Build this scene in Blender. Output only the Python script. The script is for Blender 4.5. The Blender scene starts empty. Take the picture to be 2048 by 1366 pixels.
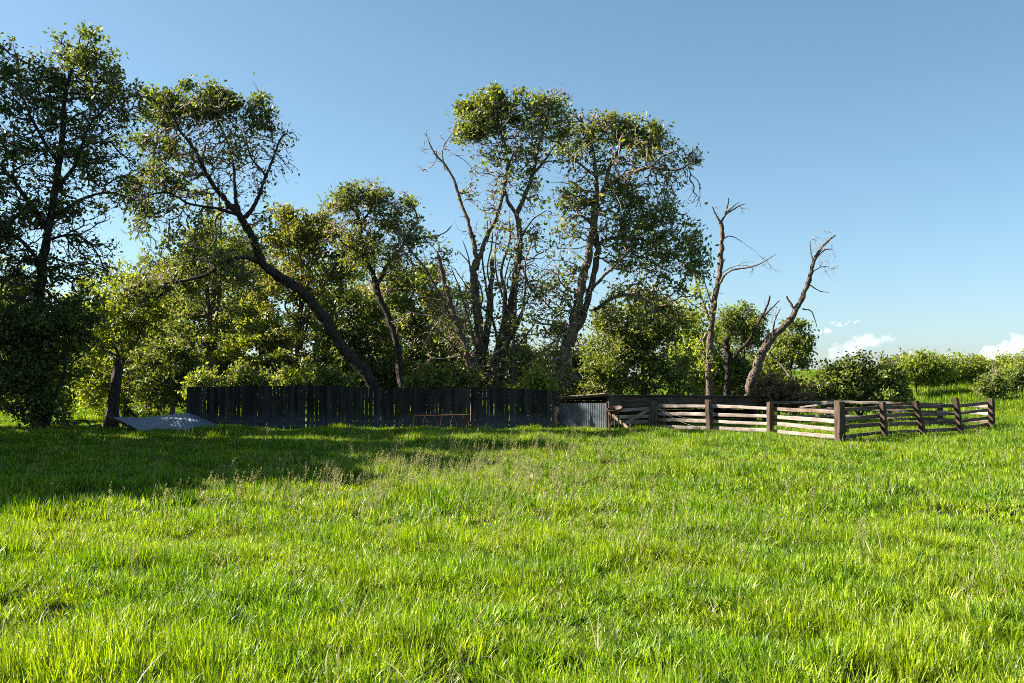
import bpy, bmesh, math, random
import numpy as np
from mathutils import Vector, Matrix, noise as mnoise

random.seed(7)
rng = np.random.default_rng(7)
SC = bpy.context.scene
COL = SC.collection

# ------------------------------------------------------------------ camera
F = 1991.0                      # focal length in photo pixels (photo 2048 wide)
CAM_Z = 1.9
PITCH = math.atan(83.0 / F)
cam_d = bpy.data.cameras.new('camera')
cam_d.sensor_width = 36.0
cam_d.lens = 36.0 * F / 2048.0
cam_d.clip_start = 0.1
cam_d.clip_end = 30000
cam = bpy.data.objects.new('camera', cam_d)
COL.objects.link(cam)
cam.location = (0, 0, CAM_Z)
cam.rotation_euler = (math.pi / 2 + PITCH, 0, 0)
SC.camera = cam

# ------------------------------------------------------------------ light
SUN_AZ = math.radians(9)       # sun stands left of the view, a little beyond it
SUN_EL = math.radians(32)
to_sun = Vector((-math.cos(SUN_AZ) * math.cos(SUN_EL), math.sin(SUN_AZ) * math.cos(SUN_EL), math.sin(SUN_EL)))
world = bpy.data.worlds.new('World')
SC.world = world
world.use_nodes = True
wn = world.node_tree
for n in list(wn.nodes):
    wn.nodes.remove(n)
w_out = wn.nodes.new('ShaderNodeOutputWorld')
w_bg = wn.nodes.new('ShaderNodeBackground')
w_sky = wn.nodes.new('ShaderNodeTexSky')
w_sky.sky_type = 'NISHITA'
w_sky.sun_disc = False
w_sky.sun_elevation = SUN_EL
w_sky.sun_rotation = math.atan2(to_sun.x, to_sun.y)
w_sky.altitude = 1500
w_sky.air_density = 1.0
w_sky.dust_density = 2.2
w_sky.ozone_density = 4.0
w_bg.inputs['Strength'].default_value = 0.05
w_hue = wn.nodes.new('ShaderNodeHueSaturation')      # clear dry-air blue, a touch towards cyan
w_hue.inputs['Hue'].default_value = 0.482
w_hue.inputs['Saturation'].default_value = 0.93
wn.links.new(w_sky.outputs[0], w_hue.inputs['Color'])
wn.links.new(w_hue.outputs[0], w_bg.inputs['Color'])
wn.links.new(w_bg.outputs[0], w_out.inputs['Surface'])

sun_d = bpy.data.lights.new('sun', 'SUN')
sun_d.energy = 5.0
sun_d.angle = math.radians(0.5)
sun_d.color = (1.0, 0.93, 0.80)
sun = bpy.data.objects.new('sun', sun_d)
COL.objects.link(sun)
sun.rotation_euler = to_sun.to_track_quat('Z', 'Y').to_euler()
sun.location = (-30, 10, 30)

SC.view_settings.view_transform = 'Standard'
SC.view_settings.look = 'None'
SC.view_settings.gamma = 1.0
SC.view_settings.use_curve_mapping = False
SC.view_settings.exposure = 1.85
SC.render.engine = 'CYCLES'
SC.cycles.max_bounces = 6
SC.cycles.diffuse_bounces = 1
SC.cycles.transmission_bounces = 3
SC.cycles.volume_bounces = 6
SC.cycles.caustics_reflective = False
SC.cycles.caustics_refractive = False
SC.cycles.use_denoising = False
SC.cycles.filter_width = 0.95


# ------------------------------------------------------------------ helpers
_fw = Vector((0, math.cos(PITCH), math.sin(PITCH)))
_up = Vector((0, -math.sin(PITCH), math.cos(PITCH)))
_rt = Vector((1, 0, 0))


def at(px, py, Y):
    """world point at depth Y that stands where the photo shows (px, py)"""
    d = _fw + _rt * ((px - 1024) / F) + _up * ((683 - py) / F)
    return Vector((0, 0, CAM_Z)) + d * (Y / d.y)


def sstep(a, b, x):
    t = np.clip((x - a) / (b - a), 0, 1)
    return t * t * (3 - 2 * t)


def ground_z(x, y):
    x = np.asarray(x, float)
    y = np.asarray(y, float)
    z = 0.05 * np.sin(x * 0.31 + 1.3) * np.sin(y * 0.27) + 0.035 * np.sin(x * 0.9 + y * 0.5) + 0.02 * np.sin(x * 2.1 - y * 1.7)
    z = z + 0.045 * np.sin(x * 1.9 + y * 0.7 + 0.6) * np.sin(y * 2.3 - x * 0.6) + 0.03 * np.sin(x * 3.7 - y * 1.1 + 2) * np.sin(y * 3.1 + x * 0.9)
    z = z * sstep(0, 6, y)
    hill = sstep(14, 34, x + 0.25 * (y - 40)) * sstep(35, 62, y)
    z = z + 2.45 * hill + 0.12 * sstep(19, 28, y)      # the meadow lifts a little towards the fences
    return z


def gz(x, y):
    return float(ground_z(x, y))


def tag(o, label=None, cat=None, group=None, kind=None):
    if label:
        o['label'] = label
    if cat:
        o['category'] = cat
    if group:
        o['group'] = group
    if kind:
        o['kind'] = kind
    return o


def empty(name, loc):
    o = bpy.data.objects.new(name, None)
    o.empty_display_size = 0.2
    COL.objects.link(o)
    o.location = loc
    return o


def np_mesh(name, V, Q=None, T=None, smooth=False):
    """mesh from numpy arrays of quads and/or triangles"""
    V = np.asarray(V, np.float32).reshape(-1, 3)
    me = bpy.data.meshes.new(name)
    loops, starts, n = [], [], 0
    if Q is not None and len(Q):
        Q = np.asarray(Q, np.int32).reshape(-1, 4)
        loops.append(Q.ravel())
        starts.append(np.arange(len(Q), dtype=np.int32) * 4)
        n = len(Q) * 4
    if T is not None and len(T):
        T = np.asarray(T, np.int32).reshape(-1, 3)
        loops.append(T.ravel())
        starts.append(np.arange(len(T), dtype=np.int32) * 3 + n)
    L = np.concatenate(loops)
    S = np.concatenate(starts)
    me.vertices.add(len(V))
    me.vertices.foreach_set('co', V.ravel())
    me.loops.add(len(L))
    me.loops.foreach_set('vertex_index', L)
    me.polygons.add(len(S))
    me.polygons.foreach_set('loop_start', S)
    me.polygons.foreach_set('use_smooth', np.full(len(S), smooth, bool))
    me.update(calc_edges=True)
    return me


def link(name, me, mat=None, parent=None, loc=None):
    o = bpy.data.objects.new(name, me)
    COL.objects.link(o)
    if mat is not None and len(me.materials) == 0:
        me.materials.append(mat)
    if parent is not None:
        o.parent = parent
    if loc is not None:
        o.location = loc
    return o


# ------------------------------------------------------------------ materials
def new_mat(name):
    m = bpy.data.materials.new(name)
    m.use_nodes = True
    nt = m.node_tree
    for n in list(nt.nodes):
        nt.nodes.remove(n)
    out = nt.nodes.new('ShaderNodeOutputMaterial')
    return m, nt, out


def N(nt, kind, **kw):
    n = nt.nodes.new(kind)
    for k, v in kw.items():
        if k.startswith('_'):
            setattr(n, k[1:], v)
        else:
            key = int(k[1:]) if k[0] == 'i' and k[1:].isdigit() else k
            n.inputs[key].default_value = v
    return n


def ramp(nt, fac, stops, interp='LINEAR'):
    r = nt.nodes.new('ShaderNodeValToRGB')
    r.color_ramp.interpolation = interp
    el = r.color_ramp.elements
    while len(el) < len(stops):
        el.new(0.5)
    for e, (p, c) in zip(el, stops):
        e.position = p
        e.color = (*c, 1) if len(c) == 3 else c
    if fac is not None:
        nt.links.new(fac, r.inputs[0])
    return r


def leaf_material(name, cols, trans, tmix=0.42, rough=0.45, pos_noise=0.0, alt=None, spec=0.35, tuft=None):
    """thin leaf: reflects and lets light through; colour varies leaf by leaf"""
    m, nt, out = new_mat(name)
    geo = N(nt, 'ShaderNodeNewGeometry')
    src = geo.outputs['Random Per Island']
    r = ramp(nt, src, cols)
    col = r.outputs[0]
    if alt is not None:
        nz = N(nt, 'ShaderNodeTexNoise', Scale=pos_noise, Detail=3.0, Roughness=0.6)
        nt.links.new(geo.outputs['Position'], nz.inputs['Vector'])
        rr = ramp(nt, nz.outputs[0], [(0.42, (0, 0, 0)), (0.62, (1, 1, 1))])
        mx = N(nt, 'ShaderNodeMix', _data_type='RGBA', _blend_type='MIX')
        nt.links.new(rr.outputs[0], mx.inputs['Factor'])
        nt.links.new(col, mx.inputs['A'])
        r2 = ramp(nt, src, alt)
        nt.links.new(r2.outputs[0], mx.inputs['B'])
        col = mx.outputs['Result']
    if tuft is not None:              # some tufts grow a deeper green than others
        oi = N(nt, 'ShaderNodeObjectInfo')
        mr = N(nt, 'ShaderNodeMapRange')
        mr.inputs['To Min'].default_value = tuft[0]
        mr.inputs['To Max'].default_value = tuft[1]
        nt.links.new(oi.outputs['Random'], mr.inputs[0])
        hv = N(nt, 'ShaderNodeHueSaturation')
        nt.links.new(mr.outputs[0], hv.inputs['Value'])
        nt.links.new(col, hv.inputs['Color'])
        col = hv.outputs[0]
    p = N(nt, 'ShaderNodeBsdfPrincipled', Roughness=rough)
    p.inputs['Specular IOR Level'].default_value = spec
    nt.links.new(col, p.inputs['Base Color'])
    t = N(nt, 'ShaderNodeBsdfTranslucent')
    mt = N(nt, 'ShaderNodeMix', _data_type='RGBA', _blend_type='MULTIPLY')
    mt.inputs['Factor'].default_value = 1.0
    nt.links.new(col, mt.inputs['A'])
    mt.inputs['B'].default_value = (*trans, 1)
    nt.links.new(mt.outputs['Result'], t.inputs['Color'])
    mix = N(nt, 'ShaderNodeMixShader', Fac=tmix)
    nt.links.new(p.outputs[0], mix.inputs[1])
    nt.links.new(t.outputs[0], mix.inputs[2])
    nt.links.new(mix.outputs[0], out.inputs['Surface'])
    return m


def wood_material(name, cols, stretch=(1, 1, 10), scale=6.0, rough=0.85, bump=0.4, low_tone=None, rand=0.25, coords='Object'):
    """weathered timber: grain along one axis, knots and blotches, each piece a little different"""
    m, nt, out = new_mat(name)
    tc = N(nt, 'ShaderNodeTexCoord')
    oi = N(nt, 'ShaderNodeObjectInfo')
    mp = N(nt, 'ShaderNodeMapping')
    mp.inputs['Scale'].default_value = stretch
    add = N(nt, 'ShaderNodeVectorMath', _operation='ADD')
    sc = N(nt, 'ShaderNodeVectorMath', _operation='SCALE')
    comb = N(nt, 'ShaderNodeCombineXYZ')
    for i in range(3):
        nt.links.new(oi.outputs['Random'], comb.inputs[i])
    nt.links.new(comb.outputs[0], sc.inputs[0])
    sc.inputs['Scale'].default_value = 37.0
    nt.links.new(tc.outputs[coords], add.inputs[0])
    nt.links.new(sc.outputs[0], add.inputs[1])
    nt.links.new(add.outputs[0], mp.inputs['Vector'])
    nz = N(nt, 'ShaderNodeTexNoise', Scale=scale, Detail=8.0, Roughness=0.65)
    nt.links.new(mp.outputs[0], nz.inputs['Vector'])
    r = ramp(nt, nz.outputs[0], [(0.28, cols[0]), (0.5, cols[1]), (0.72, cols[2])])
    nb = N(nt, 'ShaderNodeTexNoise', Scale=1.7, Detail=4.0, Roughness=0.6)
    nt.links.new(add.outputs[0], nb.inputs['Vector'])
    rb = ramp(nt, nb.outputs[0], [(0.35, (0.55, 0.52, 0.5)), (0.65, (1.15, 1.12, 1.1))])
    mx = N(nt, 'ShaderNodeMix', _data_type='RGBA', _blend_type='MULTIPLY')
    mx.inputs['Factor'].default_value = 1.0
    nt.links.new(r.outputs[0], mx.inputs['A'])
    nt.links.new(rb.outputs[0], mx.inputs['B'])
    hv = N(nt, 'ShaderNodeHueSaturation')
    mr = N(nt, 'ShaderNodeMapRange')
    mr.inputs['To Min'].default_value = 1 - rand
    mr.inputs['To Max'].default_value = 1 + rand
    nt.links.new(oi.outputs['Random'], mr.inputs[0])
    nt.links.new(mr.outputs[0], hv.inputs['Value'])
    nt.links.new(mx.outputs['Result'], hv.inputs['Color'])
    col = hv.outputs[0]
    # knots
    vo = N(nt, 'ShaderNodeTexVoronoi', Scale=2.3)
    nt.links.new(add.outputs[0], vo.inputs['Vector'])
    kn = ramp(nt, vo.outputs['Distance'], [(0.05, (0.25, 0.2, 0.17)), (0.13, (1, 1, 1))])
    mk = N(nt, 'ShaderNodeMix', _data_type='RGBA', _blend_type='MULTIPLY')
    mk.inputs['Factor'].default_value = 0.9
    nt.links.new(col, mk.inputs['A'])
    nt.links.new(kn.outputs[0], mk.inputs['B'])
    col = mk.outputs['Result']
    if low_tone is not None:
        # paler blue-grey mixed into the lower part of the boards, ragged upper edge
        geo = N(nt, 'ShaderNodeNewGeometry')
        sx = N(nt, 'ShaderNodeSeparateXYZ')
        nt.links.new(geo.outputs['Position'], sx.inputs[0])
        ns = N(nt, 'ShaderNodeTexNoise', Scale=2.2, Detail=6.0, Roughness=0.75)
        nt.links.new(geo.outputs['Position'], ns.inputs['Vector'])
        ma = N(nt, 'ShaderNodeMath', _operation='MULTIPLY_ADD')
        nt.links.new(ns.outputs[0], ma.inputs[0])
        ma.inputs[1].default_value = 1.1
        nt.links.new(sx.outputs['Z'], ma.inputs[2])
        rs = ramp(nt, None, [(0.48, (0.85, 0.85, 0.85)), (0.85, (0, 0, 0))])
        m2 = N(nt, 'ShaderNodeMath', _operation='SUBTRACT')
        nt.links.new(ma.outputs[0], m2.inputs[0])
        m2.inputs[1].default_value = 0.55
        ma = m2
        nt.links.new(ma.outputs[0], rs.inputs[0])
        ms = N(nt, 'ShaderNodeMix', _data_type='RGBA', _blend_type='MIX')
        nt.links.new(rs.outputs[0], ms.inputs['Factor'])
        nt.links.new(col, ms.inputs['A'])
        ms.inputs['B'].default_value = (*low_tone, 1)
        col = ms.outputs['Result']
    p = N(nt, 'ShaderNodeBsdfPrincipled', Roughness=rough)
    p.inputs['Specular IOR Level'].default_value = 0.25
    nt.links.new(col, p.inputs['Base Color'])
    bp = N(nt, 'ShaderNodeBump', Strength=bump, Distance=0.02)
    nt.links.new(nz.outputs[0], bp.inputs['Height'])
    nt.links.new(bp.outputs[0], p.inputs['Normal'])
    nt.links.new(p.outputs[0], out.inputs['Surface'])
    return m


def bark_material(name, cols, scale=3.0, bump=0.9):
    m, nt, out = new_mat(name)
    tc = N(nt, 'ShaderNodeTexCoord')
    mp = N(nt, 'ShaderNodeMapping')
    mp.inputs['Scale'].default_value = (2.4, 2.4, 0.7)
    nt.links.new(tc.outputs['Object'], mp.inputs['Vector'])
    nz = N(nt, 'ShaderNodeTexNoise', Scale=scale, Detail=9.0, Roughness=0.7, Distortion=0.6)
    nt.links.new(mp.outputs[0], nz.inputs['Vector'])
    vo = N(nt, 'ShaderNodeTexVoronoi', Scale=scale * 2.2, _feature='DISTANCE_TO_EDGE')
    nt.links.new(mp.outputs[0], vo.inputs['Vector'])
    r = ramp(nt, nz.outputs[0], [(0.3, cols[0]), (0.52, cols[1]), (0.75, cols[2])])
    rv = ramp(nt, vo.outputs['Distance'], [(0.0, (0.35, 0.33, 0.3)), (0.16, (1, 1, 1))])
    mx = N(nt, 'ShaderNodeMix', _data_type='RGBA', _blend_type='MULTIPLY')
    mx.inputs['Factor'].default_value = 0.8
    nt.links.new(r.outputs[0], mx.inputs['A'])
    nt.links.new(rv.outputs[0], mx.inputs['B'])
    p = N(nt, 'ShaderNodeBsdfPrincipled', Roughness=0.9)
    p.inputs['Specular IOR Level'].default_value = 0.15
    nt.links.new(mx.outputs['Result'], p.inputs['Base Color'])
    ad = N(nt, 'ShaderNodeMath', _operation='ADD')
    nt.links.new(nz.outputs[0], ad.inputs[0])
    nt.links.new(rv.outputs[0], ad.inputs[1])
    bp = N(nt, 'ShaderNodeBump', Strength=bump, Distance=0.05)
    nt.links.new(ad.outputs[0], bp.inputs['Height'])
    nt.links.new(bp.outputs[0], p.inputs['Normal'])
    nt.links.new(p.outputs[0], out.inputs['Surface'])
    return m


def metal_material(name, cols, rough=0.5, metallic=0.0, scale=3.0, rust=None, rust_amt=(0.58, 0.7), bump=0.1):
    m, nt, out = new_mat(name)
    tc = N(nt, 'ShaderNodeTexCoord')
    nz = N(nt, 'ShaderNodeTexNoise', Scale=scale, Detail=7.0, Roughness=0.65)
    nt.links.new(tc.outputs['Object'], nz.inputs['Vector'])
    r = ramp(nt, nz.outputs[0], [(0.3, cols[0]), (0.7, cols[1])])
    col = r.outputs[0]
    if rust:
        n2 = N(nt, 'ShaderNodeTexNoise', Scale=scale * 1.8, Detail=9.0, Roughness=0.75)
        nt.links.new(tc.outputs['Object'], n2.inputs['Vector'])
        rr = ramp(nt, n2.outputs[0], [(rust_amt[0], (0, 0, 0)), (rust_amt[1], (1, 1, 1))])
        mx = N(nt, 'ShaderNodeMix', _data_type='RGBA')
        nt.links.new(rr.outputs[0], mx.inputs['Factor'])
        nt.links.new(col, mx.inputs['A'])
        mx.inputs['B'].default_value = (*rust, 1)
        col = mx.outputs['Result']
    p = N(nt, 'ShaderNodeBsdfPrincipled', Roughness=rough, Metallic=metallic)
    nt.links.new(col, p.inputs['Base Color'])
    bp = N(nt, 'ShaderNodeBump', Strength=bump, Distance=0.02)
    nt.links.new(nz.outputs[0], bp.inputs['Height'])
    nt.links.new(bp.outputs[0], p.inputs['Normal'])
    nt.links.new(p.outputs[0], out.inputs['Surface'])
    return m


YEL = (1.8, 1.55, 0.45)
M = {}
M['leaf'] = leaf_material('leaf_green', [(0, (0.0773, 0.1136, 0.0238)), (0.5, (0.1334, 0.182, 0.0357)), (1, (0.2387, 0.2912, 0.0819))], YEL, 0.44, 0.42)
M['leaf_dark'] = leaf_material('leaf_dark_green', [(0, (0.0545, 0.0871, 0.0204)), (0.5, (0.1006, 0.1452, 0.0292)), (1, (0.1867, 0.2322, 0.0655))], YEL, 0.40, 0.4)
M['leaf_lime'] = leaf_material('leaf_lime', [(0, (0.1269, 0.1843, 0.0249)), (0.5, (0.203, 0.273, 0.0359)), (1, (0.3045, 0.3685, 0.0829))], YEL, 0.48, 0.45)
M['leaf_olive'] = leaf_material('leaf_olive', [(0, (0.1127, 0.1365, 0.0298)), (0.5, (0.1723, 0.2048, 0.0433)), (1, (0.2785, 0.2798, 0.1014))], YEL, 0.40, 0.45)
M['leaf_dry'] = leaf_material('leaf_dry', [(0, (0.104, 0.065, 0.0325)), (0.6, (0.182, 0.13, 0.065)), (1, (0.169, 0.169, 0.052))], (1.3, 1.1, 0.7), 0.3, 0.6)
M['grass'] = leaf_material('grass_blade', [(0, (0.0339, 0.0893, 0.0042)), (0.35, (0.0846, 0.1786, 0.0063)), (0.7, (0.1538, 0.2754, 0.0094)), (0.96, (0.2921, 0.4316, 0.0209)), (1, (0.4920, 0.4316, 0.1463))],
                           (1.55, 1.5, 0.3), 0.36, 0.42, 0.55,
                           alt=[(0, (0.0692, 0.1340, 0.0052)), (0.35, (0.1538, 0.2456, 0.0084)), (0.7, (0.2691, 0.3721, 0.0125)), (0.95, (0.4305, 0.5000, 0.0314)), (1, (0.5000, 0.4912, 0.1672))], tuft=(0.58, 1.32))
M['straw'] = leaf_material('straw', [(0, (0.20, 0.17, 0.07)), (0.5, (0.28, 0.24, 0.12)), (1, (0.36, 0.32, 0.2))], (1.2, 1.05, 0.7), 0.3, 0.5)
M['seed'] = leaf_material('seed_head', [(0, (0.1987, 0.22, 0.0684)), (0.5, (0.265, 0.28, 0.1026)), (1, (0.3146, 0.32, 0.1625))], (1.3, 1.1, 0.6), 0.35, 0.6)
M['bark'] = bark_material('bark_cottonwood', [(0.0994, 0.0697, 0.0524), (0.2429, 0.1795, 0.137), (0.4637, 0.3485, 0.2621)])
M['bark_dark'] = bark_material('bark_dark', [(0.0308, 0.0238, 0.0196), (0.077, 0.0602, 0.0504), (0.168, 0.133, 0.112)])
M['bark_dead'] = bark_material('bark_dead', [(0.0922, 0.067, 0.0512), (0.1845, 0.1396, 0.1076), (0.3229, 0.2565, 0.2035)], bump=0.6)
M['twig'] = bark_material('twig_bark', [(0.2057, 0.1473, 0.1178), (0.3908, 0.2946, 0.2454), (0.6171, 0.4908, 0.4124)], bump=0.2)
M['twig_dark'] = bark_material('twig_bark_dark', [(0.063, 0.0486, 0.0396), (0.135, 0.1044, 0.0864), (0.252, 0.198, 0.162)], bump=0.2)
M['twig_dead'] = bark_material('twig_bleached', [(0.2535, 0.2113, 0.1859), (0.4056, 0.3465, 0.3126), (0.5746, 0.507, 0.4647)], bump=0.2)
M['board'] = wood_material('board_grey', [(0.0131, 0.0121, 0.0121), (0.0306, 0.0284, 0.0274), (0.0601, 0.0569, 0.0546)], low_tone=(0.06, 0.068, 0.078), stretch=(6, 6, 0.5), scale=3.0, rand=0.55)
M['rail'] = wood_material('rail_weathered', [(0.195, 0.156, 0.13), (0.325, 0.273, 0.2405), (0.442, 0.39, 0.351)], stretch=(0.5, 6, 6), scale=3.0, rand=0.16)
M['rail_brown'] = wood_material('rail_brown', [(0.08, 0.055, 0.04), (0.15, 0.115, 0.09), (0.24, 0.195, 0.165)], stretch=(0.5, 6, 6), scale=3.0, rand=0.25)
M['post'] = wood_material('post_brown', [(0.034, 0.0228, 0.0158), (0.085, 0.057, 0.0399), (0.153, 0.114, 0.0893)], stretch=(6, 6, 0.6), scale=3.0, rand=0.2)
M['plank_dark'] = wood_material('plank_dark', [(0.035, 0.025, 0.018), (0.085, 0.062, 0.046), (0.16, 0.12, 0.09)], stretch=(0.5, 6, 6), scale=3.0)
M['plank_pale'] = wood_material('plank_pale', [(0.16, 0.115, 0.075), (0.26, 0.20, 0.145), (0.35, 0.29, 0.23)], stretch=(0.6, 6, 6), scale=3.0)
M['galv'] = metal_material('galvanised', [(0.08, 0.1, 0.115), (0.135, 0.15, 0.16)], 0.45, 0.25, 2.0, (0.22, 0.15, 0.10), (0.62, 0.74))
M['sheet'] = metal_material('sheet_blue_grey', [(0.1053, 0.1674, 0.252), (0.1782, 0.2418, 0.3255)], 0.5, 0.15, 1.6, (0.20, 0.13, 0.09), (0.55, 0.68))
M['rust'] = metal_material('rusty_iron', [(0.0704, 0.0242, 0.0088), (0.1584, 0.0616, 0.022)], 0.85, 0.0, 9.0, (0.10, 0.05, 0.03), (0.55, 0.7), 0.4)
M['rust_dark'] = metal_material('rusty_dark_iron', [(0.035, 0.02, 0.015), (0.08, 0.04, 0.028)], 0.7, 0.0, 7.0, (0.22, 0.08, 0.045), (0.52, 0.64), 0.4)
M['wire'] = metal_material('wire', [(0.204, 0.198, 0.192), (0.276, 0.27, 0.258)], 0.5, 0.5, 9.0)


def soil_material():
    m, nt, out = new_mat('meadow_soil')
    geo = N(nt, 'ShaderNodeNewGeometry')
    n1 = N(nt, 'ShaderNodeTexNoise', Scale=0.25, Detail=5.0, Roughness=0.6)
    n2 = N(nt, 'ShaderNodeTexNoise', Scale=7.0, Detail=6.0, Roughness=0.7)
    nt.links.new(geo.outputs['Position'], n1.inputs['Vector'])
    nt.links.new(geo.outputs['Position'], n2.inputs['Vector'])
    r1 = ramp(nt, n1.outputs[0], [(0.35, (0.022, 0.034, 0.008)), (0.65, (0.04, 0.055, 0.012))])
    r2 = ramp(nt, n2.outputs[0], [(0.3, (0.35, 0.35, 0.3)), (0.7, (1.25, 1.2, 1.0))])
    mx = N(nt, 'ShaderNodeMix', _data_type='RGBA', _blend_type='MULTIPLY')
    mx.inputs['Factor'].default_value = 1.0
    nt.links.new(r1.outputs[0], mx.inputs['A'])
    nt.links.new(r2.outputs[0], mx.inputs['B'])
    p = N(nt, 'ShaderNodeBsdfPrincipled', Roughness=0.95)
    p.inputs['Specular IOR Level'].default_value = 0.1
    nt.links.new(mx.outputs['Result'], p.inputs['Base Color'])
    bp = N(nt, 'ShaderNodeBump', Strength=1.0, Distance=0.15)
    nt.links.new(n2.outputs[0], bp.inputs['Height'])
    nt.links.new(bp.outputs[0], p.inputs['Normal'])
    nt.links.new(p.outputs[0], out.inputs['Surface'])
    return m


M['soil'] = soil_material()

# ------------------------------------------------------------------ ground
def axis(near, far, step, grow):
    v, s = [0.0], step
    while v[-1] < far:
        v.append(v[-1] + s)
        if v[-1] > near:
            s *= grow
    return np.array(v)


ax = axis(45, 3500, 0.7, 1.12)
gx = np.concatenate([-ax[:0:-1], ax])
gy = np.concatenate([-axis(4, 300, 1.0, 1.25)[:0:-1], axis(75, 6000, 0.7, 1.12)])
GX, GY = np.meshgrid(gx, gy)
GV = np.stack([GX, GY, ground_z(GX, GY)], -1).reshape(-1, 3)
nx, ny = len(gx), len(gy)
ii = (np.arange(ny - 1)[:, None] * nx + np.arange(nx - 1)[None, :]).ravel()
GQ = np.stack([ii, ii + 1, ii + nx + 1, ii + nx], -1)
ground = link('ground', np_mesh('ground', GV, GQ, smooth=True), M['soil'])
tag(ground, kind='structure')


# ------------------------------------------------------------------ timber builders
def beam_mesh(name, p0, p1, w, h, seg=6, jit=0.012, taper=0.0, chamfer=0.2, bend=0.0, seed=0, up=Vector((0, 0, 1))):
    """hand-cut timber between two points: chamfered section that wanders along its length.
    Local X runs along the piece, so grain follows it. Returns mesh and matrix."""
    r = random.Random(seed)
    p0, p1 = Vector(p0), Vector(p1)
    L = (p1 - p0).length
    X = (p1 - p0).normalized()
    Yv = up.cross(X).normalized() if abs(up.dot(X)) < 0.98 else Vector((0, 1, 0)).cross(X).normalized()
    Z = X.cross(Yv).normalized()
    c = chamfer
    sec = [(-1 + c, -1), (1 - c, -1), (1, -1 + c), (1, 1 - c), (1 - c, 1), (-1 + c, 1), (-1, 1 - c), (-1, -1 + c)]
    V, Q = [], []
    ph = r.uniform(0, 6.28)
    for i in range(seg + 1):
        t = i / seg
        k = 1 - taper * t
        oy = r.uniform(-jit, jit) * 0.6
        oz = r.uniform(-jit, jit) * 0.6 + bend * math.sin(math.pi * t)
        for (a, b) in sec:
            V.append((L * t, (a * w / 2) * k + oy + r.uniform(-jit, jit) * 0.35, (b * h / 2) * k + oz + r.uniform(-jit, jit) * 0.35))
    for i in range(seg):
        for j in range(8):
            a = i * 8 + j
            b = i * 8 + (j + 1) % 8
            Q.append((a, b, b + 8, a + 8))
    me = bpy.data.meshes.new(name)
    n = seg * 8
    me.from_pydata(V, [], Q + [tuple(range(7, -1, -1)), tuple(range(n, n + 8))])
    M4 = Matrix.Translation(p0) @ Matrix((X, Yv, Z)).transposed().to_4x4()
    return me, M4


def beam(name, p0, p1, w, h, mat, parent, **kw):
    me, m4 = beam_mesh(name, p0, p1, w, h, **kw)
    me.materials.append(mat)
    o = bpy.data.objects.new(name, me)
    COL.objects.link(o)
    o.parent = parent
    o.matrix_local = (Matrix.Translation(parent.location).inverted() @ m4) if parent else m4
    return o


def upright(name, base, top, w, d, mat, parent, yaw=0.0, seed=0, jit=0.01, seg=5, chamfer=0.14, cant=0.0):
    """post: local Z up, slanted top"""
    r = random.Random(seed)
    base, top = Vector(base), Vector(top)
    H = top.z - base.z
    lean = (top - base)
    c = chamfer
    sec = [(-1 + c, -1), (1 - c, -1), (1, -1 + c), (1, 1 - c), (1 - c, 1), (-1 + c, 1), (-1, 1 - c), (-1, -1 + c)]
    cy, sy = math.cos(yaw), math.sin(yaw)
    V, Q = [], []
    for i in range(seg + 1):
        t = i / seg
        for (a, b) in sec:
            x = a * w / 2 + r.uniform(-jit, jit) * 0.4
            y = b * d / 2 + r.uniform(-jit, jit) * 0.4
            z = H * t + (cant * a * w if i == seg else 0)
            V.append((x * cy - y * sy + lean.x * t, x * sy + y * cy + lean.y * t, z))
    for i in range(seg):
        for j in range(8):
            a = i * 8 + j
            b = i * 8 + (j + 1) % 8
            Q.append((a, b, b + 8, a + 8))
    me = bpy.data.meshes.new(name)
    n = seg * 8
    me.from_pydata(V, [], Q + [tuple(range(7, -1, -1)), tuple(range(n, n + 8))])
    me.materials.append(mat)
    o = bpy.data.objects.new(name, me)
    COL.objects.link(o)
    o.parent = parent
    o.location = base - (parent.location if parent else Vector())
    return o


# ------------------------------------------------------------------ board fence
FY = 37.0
tops = [(376, 774), (494, 772), (495, 770), (584, 773), (585, 769), (640, 770), (700, 773), (760, 775), (820, 777), (885, 779), (886, 776), (960, 775), (1060, 778), (1106, 781)]
bf_root = empty('board_fence', at(741, 852, FY) * 1.0)
bf_root.location.z = 0
tag(bf_root, 'tall dark fence of narrow upright grey boards standing behind the meadow', 'fence')
variants = []
for k in range(8):
    r = random.Random(50 + k)
    w = 0.136
    V, Q = [], []
    seg = 4
    top_cut = r.uniform(-0.006, 0.006)
    for i in range(seg + 1):
        t = i / seg
        off = r.uniform(-0.003, 0.003)
        for (a, b) in ((-1, -1), (1, -1), (1, 1), (-1, 1)):
            V.append((a * w / 2 + off + r.uniform(-0.003, 0.003), b * 0.011 + r.uniform(-0.002, 0.002), t + (top_cut * a if i == seg else 0)))
    for i in range(seg):
        for j in range(4):
            a = i * 4 + j
            b = i * 4 + (j + 1) % 4
            Q.append((a, b, b + 4, a + 4))
    me = bpy.data.meshes.new('board')
    me.from_pydata(V, [], Q + [(3, 2, 1, 0), (seg * 4, seg * 4 + 1, seg * 4 + 2, seg * 4 + 3)])
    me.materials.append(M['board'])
    variants.append(me)
x = 377.0
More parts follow.
